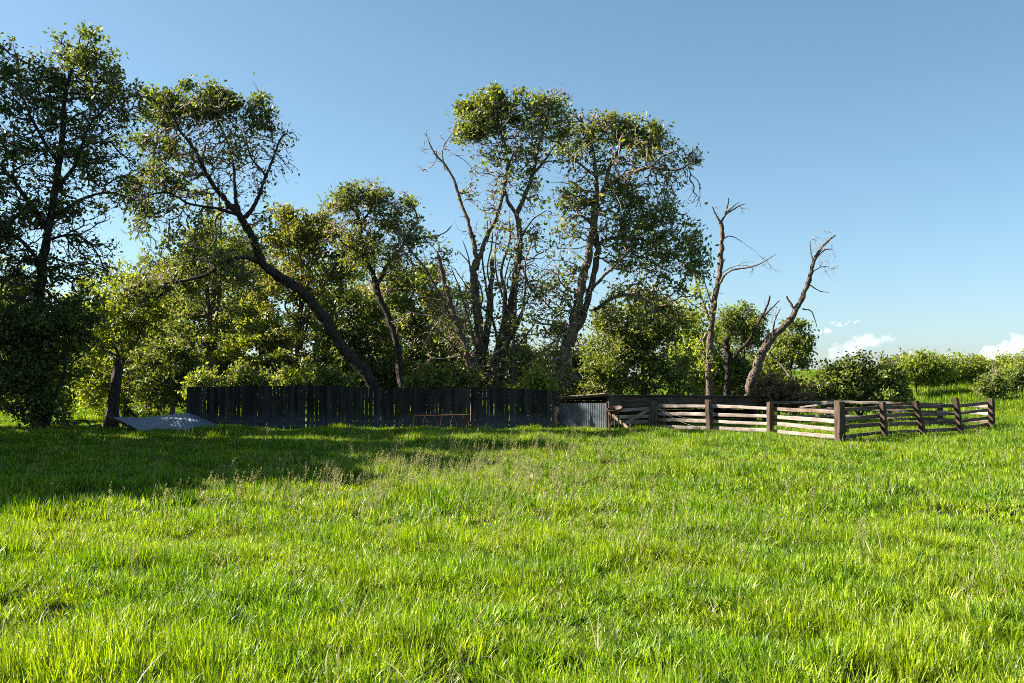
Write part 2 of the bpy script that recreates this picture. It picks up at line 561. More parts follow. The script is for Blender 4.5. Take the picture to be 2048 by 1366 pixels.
while x < 1106:
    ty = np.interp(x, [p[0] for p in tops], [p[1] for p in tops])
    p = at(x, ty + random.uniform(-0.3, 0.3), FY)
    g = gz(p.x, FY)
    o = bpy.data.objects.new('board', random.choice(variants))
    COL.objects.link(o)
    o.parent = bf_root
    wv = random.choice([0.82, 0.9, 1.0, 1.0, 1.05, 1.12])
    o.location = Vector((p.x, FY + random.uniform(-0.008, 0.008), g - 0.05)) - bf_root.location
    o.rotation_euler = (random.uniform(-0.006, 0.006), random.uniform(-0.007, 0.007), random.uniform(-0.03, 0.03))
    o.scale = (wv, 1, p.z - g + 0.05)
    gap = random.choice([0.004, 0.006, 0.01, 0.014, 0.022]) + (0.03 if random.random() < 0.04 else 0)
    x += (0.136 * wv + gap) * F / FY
xl, xr = at(377, 800, FY).x, at(1106, 800, FY).x
xx = xl + 0.2
while xx < xr:
    upright('post', (xx, FY + 0.12, gz(xx, FY) - 0.1), (xx, FY + 0.12, 1.62), 0.11, 0.11, M['plank_dark'], bf_root, seed=int(xx * 10) + 300)
    xn = min(xx + 2.44, xr)
    for z in (0.42, 1.32):
        beam('rail', (xx, FY + 0.045, z), (xn, FY + 0.045, z + 0.01), 0.05, 0.10, M['plank_dark'], bf_root, seed=int(xx * 7) + int(z * 10) + 900)
    xx += 2.44

# ------------------------------------------------------------------ shed
S0, S1, S2 = at(1120, 857, 38.0), at(1215, 857, 36.2), at(1512, 850, 42.0)
S3 = S0 + (S2 - S1)
for s in (S0, S1, S2, S3):
    s.z = gz(s.x, s.y)
shed = empty('lean_to_shed', (S1.x, S1.y, gz(S1.x, S1.y)))
tag(shed, 'low open lean-to shed with corrugated metal end wall and dark plank fascia', 'shed')


def corrugated(name, p0, p1, z0a, z1a, z0b, z1b, pitch, depth, mat, parent, rows=4, warp=0.01):
    p0, p1 = Vector(p0), Vector(p1)
    L = (p1 - p0).length
    d = (p1 - p0).normalized()
    nrm = Vector((d.y, -d.x, 0))
    n = int(L / pitch * 8)
    V, Q = [], []
    for j in range(rows + 1):
        v = j / rows
        for i in range(n + 1):
            u = i / n
            z = (z0a + (z0b - z0a) * u) * (1 - v) + (z1a + (z1b - z1a) * u) * v
            off = depth * math.cos(2 * math.pi * u * L / pitch) + warp * math.sin(u * 5 + v * 3)
            q = p0 + d * (u * L) + nrm * off
            V.append((q.x, q.y, z))
    m_ = (rows + 1) * (n + 1)
    V += [(a - nrm.x * 0.004, b - nrm.y * 0.004, c) for a, b, c in V]
    for j in range(rows):
        for i in range(n):
            a = j * (n + 1) + i
            Q.append((a, a + 1, a + n + 2, a + n + 1))
            Q.append((m_ + a, m_ + a + n + 1, m_ + a + n + 2, m_ + a + 1))
    V = np.array(V) - np.array(parent.location)
    return link(name, np_mesh(name, V, Q, smooth=True), mat, parent)


mid = S0 + (S1 - S0) * 0.52
corrugated('corrugated_sheet', S0, mid, 0.02, 1.13, 0.02, 1.16, 0.09, 0.011, M['galv'], shed)
e = (S1 - S0).normalized()
mm = mid - e * 0.05 + Vector((e.y, -e.x, 0)) * 0.02
corrugated('corrugated_sheet', mm, S1, 0.0, 1.16, 0.0, 1.17, 0.09, 0.011, M['galv'], shed)
zl, zr = 1.27, 1.45          # roof height at the low back and the high front
ed = (S2 - S1).normalized()
out_w = (S0 - S1).normalized()
drop = 0.14                   # the roof sinks a little towards its far end
# roof planks run from front to back, each one laid beside the next
A0, A1 = S1 - ed * 0.12 - out_w * 0.1, S2 + ed * 0.1 - out_w * 0.1
Lr = (A1 - A0).length
depth_r = (S0 - S1).length + 0.28
k = 0
t = 0.0
while t < Lr:
    wp = random.uniform(0.2, 0.27)
    f = t / Lr
    a = A0 + ed * (t + wp / 2)
    b = a + out_w * (depth_r + random.uniform(-0.05, 0.07))
    beam('roof_plank', (a.x, a.y, zr - drop * f), (b.x, b.y, zl - drop * f - 0.02), wp * 0.97, 0.03, M['plank_pale'] if k < 1 else M['plank_dark'], shed, seed=k, jit=0.006, seg=3, chamfer=0.08)
    t += wp
    k += 1
# corrugated roofing laid over the planks in three sheets
for i in range(3):
    a = A0 + ed * (Lr * i / 3 - (0.04 if i else 0.06)) - out_w * 0.05
    b = A0 + ed * (Lr * (i + 1) / 3 + 0.03) - out_w * 0.05
    f0, f1 = i / 3, (i + 1) / 3
    nU, V, Q = 110, [], []
    for j in (0, 1):
        for q_ in range(nU + 1):
            u = q_ / nU
            p = a.lerp(b, u) + out_w * (depth_r * 0.86 * j)
            V.append((p.x, p.y, (zr if j == 0 else zr + (zl - zr) * 0.86) - drop * (f0 + (f1 - f0) * u) + 0.035 + 0.003 * i + 0.011 * math.cos(2 * math.pi * u * (b - a).length / 0.09)))
    n_ = nU + 1
    V += [(x0, y0, z0 - 0.006) for x0, y0, z0 in V]
    for q_ in range(nU):
        Q.append((q_, q_ + 1, n_ + q_ + 1, n_ + q_))
        Q.append((2 * n_ + q_, 3 * n_ + q_, 3 * n_ + q_ + 1, 2 * n_ + q_ + 1))
        Q.append((q_, 2 * n_ + q_, 2 * n_ + q_ + 1, q_ + 1))
    link('roofing_sheet', np_mesh('roofing_sheet', np.array(V) - np.array(shed.location), Q, smooth=True), M['galv'], shed)
# weathered boards lying on the rake edge
for (u0, u1, dz) in ((0.0, 0.36, 0.075), (0.40, 0.66, 0.08), (0.70, 1.0, 0.075)):
    a = A0 - ed * 0.05 + out_w * (depth_r * u0)
    b = A0 - ed * 0.05 + out_w * (depth_r * u1)
    beam('rake_board', (a.x, a.y, zr + (zl - zr) * u0 + dz), (b.x, b.y, zr + (zl - zr) * u1 + dz), 0.12, 0.035, M['plank_pale'], shed, seed=int(u0 * 100) + 5, jit=0.01)
# header boards across the open front
for z0_, hh, s_ in ((1.32, 0.20, 1), (1.10, 0.22, 2)):
    Lq = (S2 - S1).length
    cuts = [0.0, 0.36, 0.71, 1.0]
    for i in range(3):
        a = S1 + ed * (Lq * cuts[i] + 0.01) - out_w * (0.03 + 0.012 * s_)
        b = S1 + ed * (Lq * cuts[i + 1] - 0.01) - out_w * (0.03 + 0.012 * s_)
        beam('header_board', (a.x, a.y, z0_ - drop * cuts[i]), (b.x, b.y, z0_ - drop * cuts[i + 1]), 0.035, hh, M['plank_dark'], shed, seed=s_ * 10 + i, jit=0.008)
for f in (0.01, 0.34, 0.67, 0.99):
    a = S1 + ed * ((S2 - S1).length * f)
    upright('post', (a.x, a.y, gz(a.x, a.y) - 0.1), (a.x, a.y, 1.40 - drop * f), 0.13, 0.13, M['post'], shed, yaw=math.atan2(ed.y, ed.x), seed=int(f * 50))
for i in range(6):
    z = 0.12 + i * 0.2
    a, b = S0 - ed * 0.0, S3
    beam('wall_plank', (a.x, a.y, z), (b.x, b.y, z - 0.05), 0.03, 0.185, M['plank_dark'], shed, seed=60 + i)
for i in range(6):
    z = 0.12 + i * 0.2
    beam('wall_plank', (S3.x, S3.y, z - 0.04), (S2.x, S2.y, z - 0.04), 0.03, 0.185, M['plank_dark'], shed, seed=80 + i)
# corner plank beside the end wall
upright('corner_post', (S1.x - 0.02, S1.y - 0.09, 0), (S1.x - 0.02, S1.y - 0.09, 1.2), 0.07, 0.06, M['rust'], shed, seed=3)

# old plank leaning between fence and shed
lp = at(1112, 850, 37.3)
pl = upright('leaning_plank', (lp.x, lp.y, 0.0), (lp.x - 0.04, lp.y + 0.1, 0.95), 0.11, 0.03, M['plank_pale'], None, seed=9)
tag(pl, 'short weathered plank upright in the gap between board fence and shed', 'plank')


# ------------------------------------------------------------------ rail fences
def rail_fence(label, posts, heights, behind, post_mat, rail_mat, rails=True, seed=0, thick=0.115):
    """posts: (px, top_py, Y, width m, lean_px). Rails sit on the side away from the viewer."""
    pts = []
    for (px, ty, Y, w, lean) in posts:
        t_ = at(px, ty, Y)
        g = gz(t_.x, Y)
        b_ = Vector((t_.x + lean * Y / F, Y, g - 0.1))
        pts.append((b_, t_, w))
    root = empty('rail_fence', (pts[0][0].x, pts[0][0].y, gz(pts[0][0].x, pts[0][0].y)))
    tag(root, label, 'fence', 'timber fences round the corral')
    for i, (b_, t_, w) in enumerate(pts):
        j = min(i, len(pts) - 2)
        d = pts[j + 1][0] - pts[j][0]
        yaw = math.atan2(d.y, d.x)
        if w > 0:
            upright('post', b_, t_, w, w * 0.92, post_mat, root, yaw=yaw, seed=seed + i, cant=random.uniform(-0.08, 0.08), jit=0.014)
    for i in range(len(pts) - 1):
        (b0, t0, w0), (b1, t1, w1) = pts[i], pts[i + 1]
        d = (b1 - b0)
        d.z = 0
        u = d.normalized()
        nrm = Vector((-u.y, u.x, 0))
        if (nrm.y < 0) == behind:
            nrm = -nrm
        off = max(w0, w1, 0.1) / 2 + 0.05
        for k, z in enumerate(heights):
            def at_h(b_, t_, z_):
                f = (z_ + gz(b_.x, b_.y) - b_.z) / (t_.z - b_.z)
                return b_.lerp(t_, f)
            a = at_h(b0, t0, z + random.uniform(-0.015, 0.015)) + nrm * off - u * random.uniform(0.05, 0.16)
            b = at_h(b1, t1, z + random.uniform(-0.015, 0.015)) + nrm * (off + (0.02 if k % 2 else 0)) + u * random.uniform(0.05, 0.16)
            beam('rail', a, b, 0.075, thick * random.uniform(0.9, 1.12), rail_mat if random.random() < 0.85 else M['rail_brown'], root,
                 seed=seed + i * 10 + k + 100, jit=0.014, chamfer=0.3, taper=random.uniform(-0.08, 0.1), bend=random.uniform(-0.012, 0.008))
    return root


rail_fence('pale weathered rail fence running from the gate to the thick corner post',
           [(1308, 803, 36.6, 0.21, 0), (1416, 800, 35.0, 0.18, 3), (1540, 804, 33.2, 0.18, -1), (1679, 802, 30.0, 0.25, 0)],
           (0.96, 0.69, 0.445, 0.20), True, M['post'], M['rail'], seed=1)
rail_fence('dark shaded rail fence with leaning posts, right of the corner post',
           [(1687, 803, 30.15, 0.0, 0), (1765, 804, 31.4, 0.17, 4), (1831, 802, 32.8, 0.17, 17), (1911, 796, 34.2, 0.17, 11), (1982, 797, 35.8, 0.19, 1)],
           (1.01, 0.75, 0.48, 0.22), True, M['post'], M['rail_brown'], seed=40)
rail_fence('far rail fence of pale poles closing the back of the corral',
           [(1985, 800, 36.1, 0.0, 0), (1880, 806, 38.5, 0.16, 0), (1780, 806, 40.0, 0.16, 0), (1660, 803, 41.0, 0.16, 0), (1530, 805, 42.5, 0.16, 0)],
           (0.91, 0.62, 0.32), False, M['post'], M['rail'], seed=80, thick=0.10)
# loose pole lying across the top of the far fence
lp = beam('loose_pole', at(1600, 815, 40.6), at(1682, 804, 39.6), 0.07, 0.07, M['rail'], None, seed=5, chamfer=0.45, jit=0.012)
tag(lp, 'pale pole lying at a slant across the far fence behind the corner post', 'pole')

# ------------------------------------------------------------------ gate
GA, GB = at(1222, 850, 36.0), at(1299, 850, 36.75)
gate = empty('wooden_gate', (GA.x, GA.y, gz(GA.x, GA.y)))
tag(gate, 'sagging weathered gate with one diagonal brace between shed and first fence post', 'gate')
for (yl, yr, h) in ((822, 817, 0.115), (835, 832, 0.12), (846, 843, 0.12)):
    beam('rail', at(1222, yl, 36.0), at(1301, yr, 36.75), 0.04, h, M['rail'], gate, seed=yl, jit=0.012)
beam('brace', at(1250, 847, 36.15), at(1297, 819, 36.62), 0.035, 0.12, M['rail'], gate, seed=4, jit=0.01)
upright('stile', at(1301, 852, 36.65), at(1300, 815, 36.65), 0.10, 0.05, M['rail_brown'], gate, seed=6)

# plank leaning on the gate, rusty trough on its stand
lk = beam('leaning_plank', at(1218, 824, 35.8), at(1256, 856, 35.2), 0.03, 0.10, M['plank_pale'], None, seed=12)
tag(lk, 'yellowish plank propped at a slant against the gate below the rusty tub', 'plank')

tb_c = at(1230, 821, 35.5)
tub = empty('feed_tub', (tb_c.x, tb_c.y, gz(tb_c.x, tb_c.y)))
tag(tub, 'rusty round metal tub on splayed legs beside the shed corner', 'tub')
zt = tb_c.z
prof = [(0.0, -0.10), (0.13, -0.10), (0.22, -0.05), (0.26, 0.07), (0.275, 0.085), (0.26, 0.09), (0.245, 0.07), (0.20, -0.035), (0.12, -0.08), (0.0, -0.08)]
V, Q = [], []
ns = 24
for r_, z_ in prof:
    for i in range(ns):
        a = 2 * math.pi * i / ns
        V.append((r_ * math.cos(a), r_ * math.sin(a), z_ + 0.008 * math.sin(3 * a)))
for k in range(len(prof) - 1):
    for i in range(ns):
        Q.append((k * ns + i, k * ns + (i + 1) % ns, (k + 1) * ns + (i + 1) % ns, (k + 1) * ns + i))
bowl = link('bowl', np_mesh('bowl', V, Q, smooth=True), M['rust_dark'], tub, (0, 0, zt - tub.location.z))
bowl.rotation_euler = (0.25, -0.2, 0)
for (dx, dy) in ((-0.2, -0.12), (0.14, -0.16), (0.02, 0.22)):
    beam('leg', tb_c + Vector((dx * 0.6, dy * 0.6, -0.06)), Vector((tb_c.x + dx * 1.25, tb_c.y + dy * 1.25, -0.03)), 0.05, 0.05, M['post'], tub, seed=int(dx * 100) + 7)


# wires hanging off the first post
def tube_obj(name, pts, rad, mat, parent=None, sides=6):
    pts = [Vector(p) for p in pts]
    base = parent.location if parent else pts[0]
    V, Q = tube_np(np.array([list(p - base) for p in pts]), np.full(len(pts), rad) if np.isscalar(rad) else np.array(rad), sides)
    o = link(name, np_mesh(name, V, Q, smooth=True), mat, parent)
    if not parent:
        o.location = base
    return o


def tube_np(P, R, sides):
    P = np.asarray(P, float)
    n = len(P)
    T = np.gradient(P, axis=0)
    T /= np.linalg.norm(T, axis=1, keepdims=True) + 1e-9
    ref = np.array([0.31, 0.52, 0.79]) if abs(T[0] @ np.array([0.31, 0.52, 0.79])) < 0.95 else np.array([1.0, 0, 0])
    U = np.cross(T, ref)
    U /= np.linalg.norm(U, axis=1, keepdims=True) + 1e-9
    W = np.cross(T, U)
    a = np.arange(sides) * 2 * math.pi / sides
    R = np.asarray(R, float)
    if R.ndim == 1:
        R = R[:, None] * np.ones((1, sides))
    V = P[:, None] + (U[:, None] * np.cos(a)[None, :, None] + W[:, None] * np.sin(a)[None, :, None]) * R[..., None]
    i = np.arange(n - 1)[:, None] * sides
    j = np.arange(sides)[None, :]
    j2 = (j + 1) % sides
    Q = np.stack([i + j, i + j2, i + sides + j2, i + sides + j], -1).reshape(-1, 4)
    return V.reshape(-1, 3), Q


wires = empty('loose_wire', at(1310, 852, 36.4))
tag(wires, 'loose pale wires sagging from the first fence post down into the grass', 'wire')
for (x1, y1, sag) in ((1392, 853, 6), (1420, 838, 9)):
    pts = []
    for i in range(15):
        t = i / 14
        pts.append(at(1311 + (x1 - 1311) * t, 813 + (y1 - 813) * t + sag * math.sin(math.pi * t), 36.4 - 1.5 * t))
    tube_obj('strand', pts, 0.003, M['wire'], wires)

# ------------------------------------------------------------------ rusty rack in front of the board fence
ra, rb = at(827, 831, 36.3), at(933, 830, 36.1)
rack = empty('iron_rack', (ra.x, ra.y, gz(ra.x, ra.y)))
tag(rack, 'low rusty orange iron rack with zigzag bars standing before the board fence', 'rack')
dvec = (rb - ra)
nv = Vector((-dvec.y, dvec.x, 0)).normalized()
for s in (0, 0.55):
    tube_obj('top_bar', [ra + nv * s, ra + dvec * 0.5 + nv * s + Vector((0, 0, -0.006)), rb + nv * s], 0.013, M['rust'], rack)
for u in (0.0, 1.0):
    p = ra + dvec * u
    tube_obj('end_bar', [p + Vector((0, 0, 0.001)), p + nv * 0.27, p + nv * 0.55], 0.012, M['rust'], rack)
    for s in (0, 0.55):
        q = p + nv * s
        tube_obj('leg', [q, Vector((q.x, q.y, q.z * 0.5)), Vector((q.x, q.y, -0.02))], 0.012, M['rust'], rack)
zz = [0.05, 0.14, 0.22, 0.30, 0.38, 0.47, 0.55, 0.66, 0.75, 0.83, 0.92]
for i in range(len(zz) - 1):
    top, bot = (i, i + 1) if i % 2 == 0 else (i + 1, i)
    p, q = ra + dvec * zz[top], ra + dvec * zz[bot]
    s = 0.02 if i % 3 else 0.5
    tube_obj('strut', [p + nv * s, (p + q) / 2 + nv * (s + 0.1) - Vector((0, 0, p.z * 0.25)), Vector((q.x, q.y, 0.12)) + nv * (s + 0.18)], 0.009, M['rust'], rack)

# ------------------------------------------------------------------ fallen metal roof sheet
cs = [at(222, 834, 36.6), at(378, 825, 37.0), at(442, 853, 36.3)]
near = [at(272, 860, 35.2), at(392, 860, 35.3), at(442, 858, 35.8)]
for q_, z_ in zip(near, (0.27, 0.18, 0.17)):
    q_.z = z_
V, Q = [], []
nu, nv_ = 210, 10
def lerp3(L3, t):
    return L3[0].lerp(L3[1], t / 0.66) if t < 0.66 else L3[1].lerp(L3[2], (t - 0.66) / 0.34)
def sheet_pt(u, v):
    uu = u
    a = lerp3(cs, uu)
    b = lerp3(near, uu)
    p = a.lerp(b, v)
    p.z += -0.07 * math.sin(math.pi * min(u / 0.66, 1)) + 0.02 * math.sin(u * 17 + v * 3) * (0.3 + v) + 0.011 * math.cos(u * 2 * math.pi * 26)
    return p
for j in range(nv_ + 1):
    for i in range(nu + 1):
        V.append(sheet_pt(i / nu, j / nv_))
for j in range(nv_):
    for i in range(nu):
        a = j * (nu + 1) + i
        Q.append((a, a + nu + 1, a + nu + 2, a + 1))
sloc = Vector((cs[0].x, cs[0].y, 0))
V = np.array([list(v - sloc) for v in V])
n0 = len(V)
V = np.concatenate([V, V - np.array([0, 0, 0.006])])
Qb = [(a + n0, d + n0, c + n0, b + n0) for a, b, c, d in Q]
sheet = link('roof_sheet', np_mesh('roof_sheet', V, np.array(Q + Qb), smooth=True), M['sheet'], None, sloc)
tag(sheet, 'bent blue-grey corrugated metal sheet lying in the grass beside the broken stump', 'metal sheet')
for (u, s_) in ((0.03, 1), (0.35, 2), (0.64, 3)):
    a, b = sheet_pt(u, 0.03) - Vector((0, 0, 0.075)), sheet_pt(u, 0.97) - Vector((0, 0, 0.075))
    a.z = max(a.z, 0.03)
    b.z = max(b.z, 0.0)
    beam('batten', a, b, 0.06, 0.08, M['plank_dark'], sheet, seed=s_)

# ------------------------------------------------------------------ trees
def catmull(P, per=5):
    P = [np.array(p, float) for p in P]
    P = [2 * P[0] - P[1]] + P + [2 * P[-1] - P[-2]]
    out = []
    for i in range(1, len(P) - 2):
        for k in range(per):
            t = k / per
            out.append(0.5 * ((2 * P[i]) + (-P[i - 1] + P[i + 1]) * t + (2 * P[i - 1] - 5 * P[i] + 4 * P[i + 1] - P[i + 2]) * t * t
                              + (-P[i - 1] + 3 * P[i] - 3 * P[i + 1] + P[i + 2]) * t ** 3))
    out.append(P[-2])
    return np.array(out)


def leaf_quads(C, size, seedr, upbias=0.35, width=0.62):
    """one folded diamond leaf per centre: base, right, tip, left"""
    n = len(C)
    d = seedr.normal(size=(n, 3))
    d[:, 2] -= 0.35
    d /= np.linalg.norm(d, axis=1, keepdims=True)
    nr = seedr.normal(size=(n, 3))
    nr[:, 2] += upbias
    s = np.cross(d, nr)
    s /= np.linalg.norm(s, axis=1, keepdims=True) + 1e-9
    up = np.cross(s, d)
    L = size * seedr.uniform(0.45, 1.55, (n, 1))
    base = C - d * L * 0.5
    tip = C + d * L * 0.5
    midp = C - d * L * 0.08
    fold = up * L * seedr.uniform(0.02, 0.16, (n, 1))
    r = midp + s * L * width * 0.5 + fold
    l = midp - s * L * width * 0.5 + fold
    V = np.stack([base, r, tip, l], 1).reshape(-1, 3)
    i = np.arange(n) * 4
    T = np.concatenate([np.stack([i, i + 1, i + 2], -1), np.stack([i, i + 2, i + 3], -1)])
    return V, T


def make_tree(name, label, cat, Y, limbs, blobs, bark='bark', twig='twig', leaf='leaf', leaf_size=0.15, group=None,
              seed=0, base=None, twig_r=0.0085, crown_name='crown', trunk_name='trunk', reach=1.0, sag=0.05, gnarl=1.0, bare=0.0, thin=1.0, stout=1.0):
    """limbs: (list of (px, py[, dY]), width_px0, width_px1). blobs: (px, py, rx, ry, n, leaves_each[, dY[, spread]])"""
    sr = np.random.default_rng(1000 + seed)
    pr = random.Random(1000 + seed)
    k = Y / F
    b0 = limbs[0][0][0]
    bp = base if base is not None else at(b0[0], b0[1], Y)
    root_loc = Vector((bp.x, bp.y, gz(bp.x, bp.y)))
    RL = np.array(root_loc)
    root = empty(name, root_loc)
    tag(root, label, cat, group)
    WV, WQ, WM, off = [], [], [], 0
    nodes, nrad, ndir, npath = [], [], [], []
    for li, (pts, w0, w1) in enumerate(limbs):
        P = []
        for i, p in enumerate(pts):
            dY = p[2] if len(p) > 2 else 0.0
            P.append(np.array(at(p[0], p[1], Y + dY)))
        if li == 0:
            P[0][2] = gz(P[0][0], P[0][1]) - 0.15
        C = catmull(P, 6)
        n = len(C)
        tt = np.linspace(0, 1, n)
        rad = (w0 + (w1 - w0) * tt ** 0.8) * k / 2 * stout
        C[1:-1] += sr.normal(size=(n - 2, 3)) * (rad[1:-1, None] * 0.16 * gnarl)
        sides = 12 if w0 > 18 else (8 if w0 > 8 else 6)
        R = rad[:, None] * (1 + sr.normal(size=(n, sides)) * 0.12)
        if li == 0:
            R[:4] *= np.array([1.55, 1.3, 1.12, 1.04])[:, None]
        R[-1] *= 0.35
        V, Q = tube_np(C, R, sides)
        WV.append(V)
        WQ.append(Q + off)
        WM.append(np.zeros(len(Q), np.int32))
        off += len(V)
        d = np.gradient(C, axis=0)
        d /= np.linalg.norm(d, axis=1, keepdims=True) + 1e-9
        st = int(n * 0.3) if li == 0 else 1
        for i in range(st, n):
            nodes.append(C[i])
            nrad.append(rad[i])
            ndir.append(d[i])
            npath.append(0.0)
    nl = len(nodes)
    # attractors: twig tips inside the crown lobes
    A, AL, AS = [], [], []
    for b in blobs:
        px, py, rx, ry, n, lv = b[:6]
        dY = b[6] if len(b) > 6 else 0.0
        sp = b[7] if len(b) > 7 else 0.24
        c = np.array(at(px, py, Y + dY))
        ax_ = np.array([rx * k, 0.8 * (rx + ry) / 2 * k, ry * k])
        ns_ = max(4, n // 6)          # leaf sprays: twig tips gather in uneven bunches
        u = sr.normal(size=(ns_, 3))
        u /= np.linalg.norm(u, axis=1, keepdims=True)
        rr = sr.uniform(0.03, 1.55, (ns_, 1)) ** 0.5
        sc_ = c + u * rr * ax_
        wgt = sr.gamma(0.9, size=ns_) + 0.05
        own = sr.choice(ns_, n, p=wgt / wgt.sum())
        sg = np.clip(0.13 * ax_.mean(), 0.10, 0.24)
        q = sc_[own] + sr.normal(size=(n, 3)) * sg * np.array([1.0, 1.0, 0.8])
        u = sr.normal(size=(n, 3))
        u /= np.linalg.norm(u, axis=1, keepdims=True)
        free = sr.uniform(size=n) < 0.28       # the rest of the tips spread evenly, thinning outwards
        q[free] = (c + u * ax_ * 1.25 * sr.uniform(0.02, 1, (n, 1)) ** 0.55)[free]
        q[:, 2] = np.maximum(q[:, 2], ground_z(q[:, 0], q[:, 1]) + 0.12)
        A.append(q)
        AL.append(np.full(n, lv * thin))
        AS.append(np.full(n, sp))
    for b in blobs:                    # leafless twigs mixed through the crown
        if bare > 0 and b[5] >= 4:
            nb_ = int(b[4] * bare)
            c = np.array(at(b[0], b[1], Y + (b[6] if len(b) > 6 else 0.0)))
            ax_ = np.array([b[2] * k, 0.4 * (b[2] + b[3]) * k, b[3] * k]) * 1.08
            u = sr.normal(size=(nb_, 3))
            u /= np.linalg.norm(u, axis=1, keepdims=True)
            q = c + u * ax_ * sr.uniform(0.1, 1, (nb_, 1)) ** 0.5
            q[:, 2] = np.maximum(q[:, 2], ground_z(q[:, 0], q[:, 1]) + 0.12)
            A.append(q)
            AL.append(np.zeros(nb_))
            AS.append(np.full(nb_, 0.2))
    A = np.concatenate(A)
    AL = np.concatenate(AL)
    AS = np.concatenate(AS)
    base_nodes = np.array(nodes)
    d0 = np.linalg.norm(A[:, None] - base_nodes[None], axis=2).min(1)
    order = np.argsort(d0)
    K = 4
    cap = nl + len(A) * (K - 1)
    NP = np.zeros((cap, 3), np.float32)
    NP[:nl] = base_nodes
    ND = np.zeros((cap, 3), np.float32)
    ND[:nl] = np.array(ndir)
    NPATH = np.zeros(cap, np.float32)
    PAR = np.full(cap, -1)
    CNT = np.zeros(cap)
    m = nl
    chains = np.zeros((len(A), K, 3))
    idx = np.zeros((len(A), K), int)
    for ci, ai in enumerate(order):
        p = A[ai].astype(np.float32)
        v = p - NP[:m]
        dist = np.sqrt(np.einsum('ij,ij->i', v, v))
        cosang = np.einsum('ij,ij->i', v, ND[:m]) / (dist + 1e-6)
        cost = dist * (1.25 - 0.45 * cosang) + 0.22 * NPATH[:m]
        j = int(np.argmin(cost))
        L = dist[j]
        q1 = NP[j] + ND[j] * L * 0.30 + (p - NP[j]) * 0.22
        q1 += sr.normal(size=3) * L * 0.07 * gnarl
        q1[2] += L * sag
        t = np.linspace(0, 1, K)[:, None]
        C = (1 - t) ** 2 * NP[j] + 2 * t * (1 - t) * q1 + t ** 2 * p
        C[1:-1] += sr.normal(size=(K - 2, 3)) * L * 0.022 * gnarl
        chains[ci] = C
        d = np.gradient(C, axis=0)
        d /= np.linalg.norm(d, axis=1, keepdims=True) + 1e-9
        prev = j
        idx[ci, 0] = j
        for q in range(1, K):
            NP[m] = C[q]
            ND[m] = d[q]
            NPATH[m] = NPATH[prev] + L / (K - 1)
            PAR[m] = prev
            idx[ci, q] = m
            prev = m
            m += 1
    tips = idx[:, -1]
    CNT[tips] = 1
    for i in range(m - 1, nl - 1, -1):
        if PAR[i] >= 0:
            CNT[PAR[i]] += CNT[i]
    RAD = twig_r * np.maximum(CNT, 1) ** 0.46
    ROOT = np.zeros(cap)
    ROOT[:nl] = np.maximum(np.array(nrad), 0.012)
    for i in range(nl, m):
        ROOT[i] = ROOT[PAR[i]]
    RAD = np.minimum(RAD, np.clip(ROOT * 0.7, 0.011, 0.05))
    RAD[:nl] = np.maximum(np.array(nrad), 0.01)
    # batched twig tubes
    S = 3
    R = RAD[idx]
    R[:, 0] = np.minimum(R[:, 0], R[:, 1] * 1.25)
    R[:, -1] *= 0.55
    T = np.gradient(chains, axis=1)
    T /= np.linalg.norm(T, axis=2, keepdims=True) + 1e-9
    U = np.cross(T, np.array([0.31, 0.52, 0.79]))
    U /= np.linalg.norm(U, axis=2, keepdims=True) + 1e-9
    W = np.cross(T, U)
    a = np.arange(S) * 2 * math.pi / S
    V = chains[:, :, None] + (U[:, :, None] * np.cos(a)[None, None, :, None] + W[:, :, None] * np.sin(a)[None, None, :, None]) * R[:, :, None, None]
    nC = len(A)
    c0 = np.arange(nC)[:, None, None] * K * S
    i = np.arange(K - 1)[None, :, None] * S
    j = np.arange(S)[None, None, :]
    j2 = (j + 1) % S
    Q = np.stack(np.broadcast_arrays(c0 + i + j, c0 + i + j2, c0 + i + S + j2, c0 + i + S + j), -1).reshape(-1, 4)
    WV.append(V.reshape(-1, 3))
    WQ.append(Q + off)
    WM.append(np.ones(len(Q), np.int32))
    off += nC * K * S
    # short side twiglets for a fuzzy outline
    nt_ = min(nC * 2, 1500) if bare >= 1 else min(nC, 260)
    pick = sr.integers(0, nC, nt_)
    tq = sr.uniform(0.35, 1.0, nt_)
    fi = np.clip((tq * (K - 1)).astype(int), 0, K - 2)
    st = chains[pick, fi] + (chains[pick, fi + 1] - chains[pick, fi]) * (tq * (K - 1) - fi)[:, None]
    dv = T[pick, fi] * 0.6 + sr.normal(size=(nt_, 3)) * 0.7
    dv /= np.linalg.norm(dv, axis=1, keepdims=True)
    ln = sr.uniform(0.15, 0.5, (nt_, 1)) * reach
    en = st + dv * ln
    md = (st + en) / 2 + sr.normal(size=(nt_, 3)) * 0.04
    ch = np.stack([st, md, en], 1)
    rr = np.array([0.8, 0.6, 0.3]) * twig_r
    T3 = np.gradient(ch, axis=1)
    T3 /= np.linalg.norm(T3, axis=2, keepdims=True) + 1e-9
    U = np.cross(T3, np.array([0.31, 0.52, 0.79]))
    U /= np.linalg.norm(U, axis=2, keepdims=True) + 1e-9
    W = np.cross(T3, U)
    a = np.arange(3) * 2 * math.pi / 3
    V = ch[:, :, None] + (U[:, :, None] * np.cos(a)[None, None, :, None] + W[:, :, None] * np.sin(a)[None, None, :, None]) * rr[None, :, None, None]
    c0 = np.arange(nt_)[:, None, None] * 9
    i = np.arange(2)[None, :, None] * 3
    j = np.arange(3)[None, None, :]
    j2 = (j + 1) % 3
    Q = np.stack(np.broadcast_arrays(c0 + i + j, c0 + i + j2, c0 + i + 3 + j2, c0 + i + 3 + j), -1).reshape(-1, 4)
    WV.append(V.reshape(-1, 3))
    WQ.append(Q + off)
    WM.append(np.ones(len(Q), np.int32))
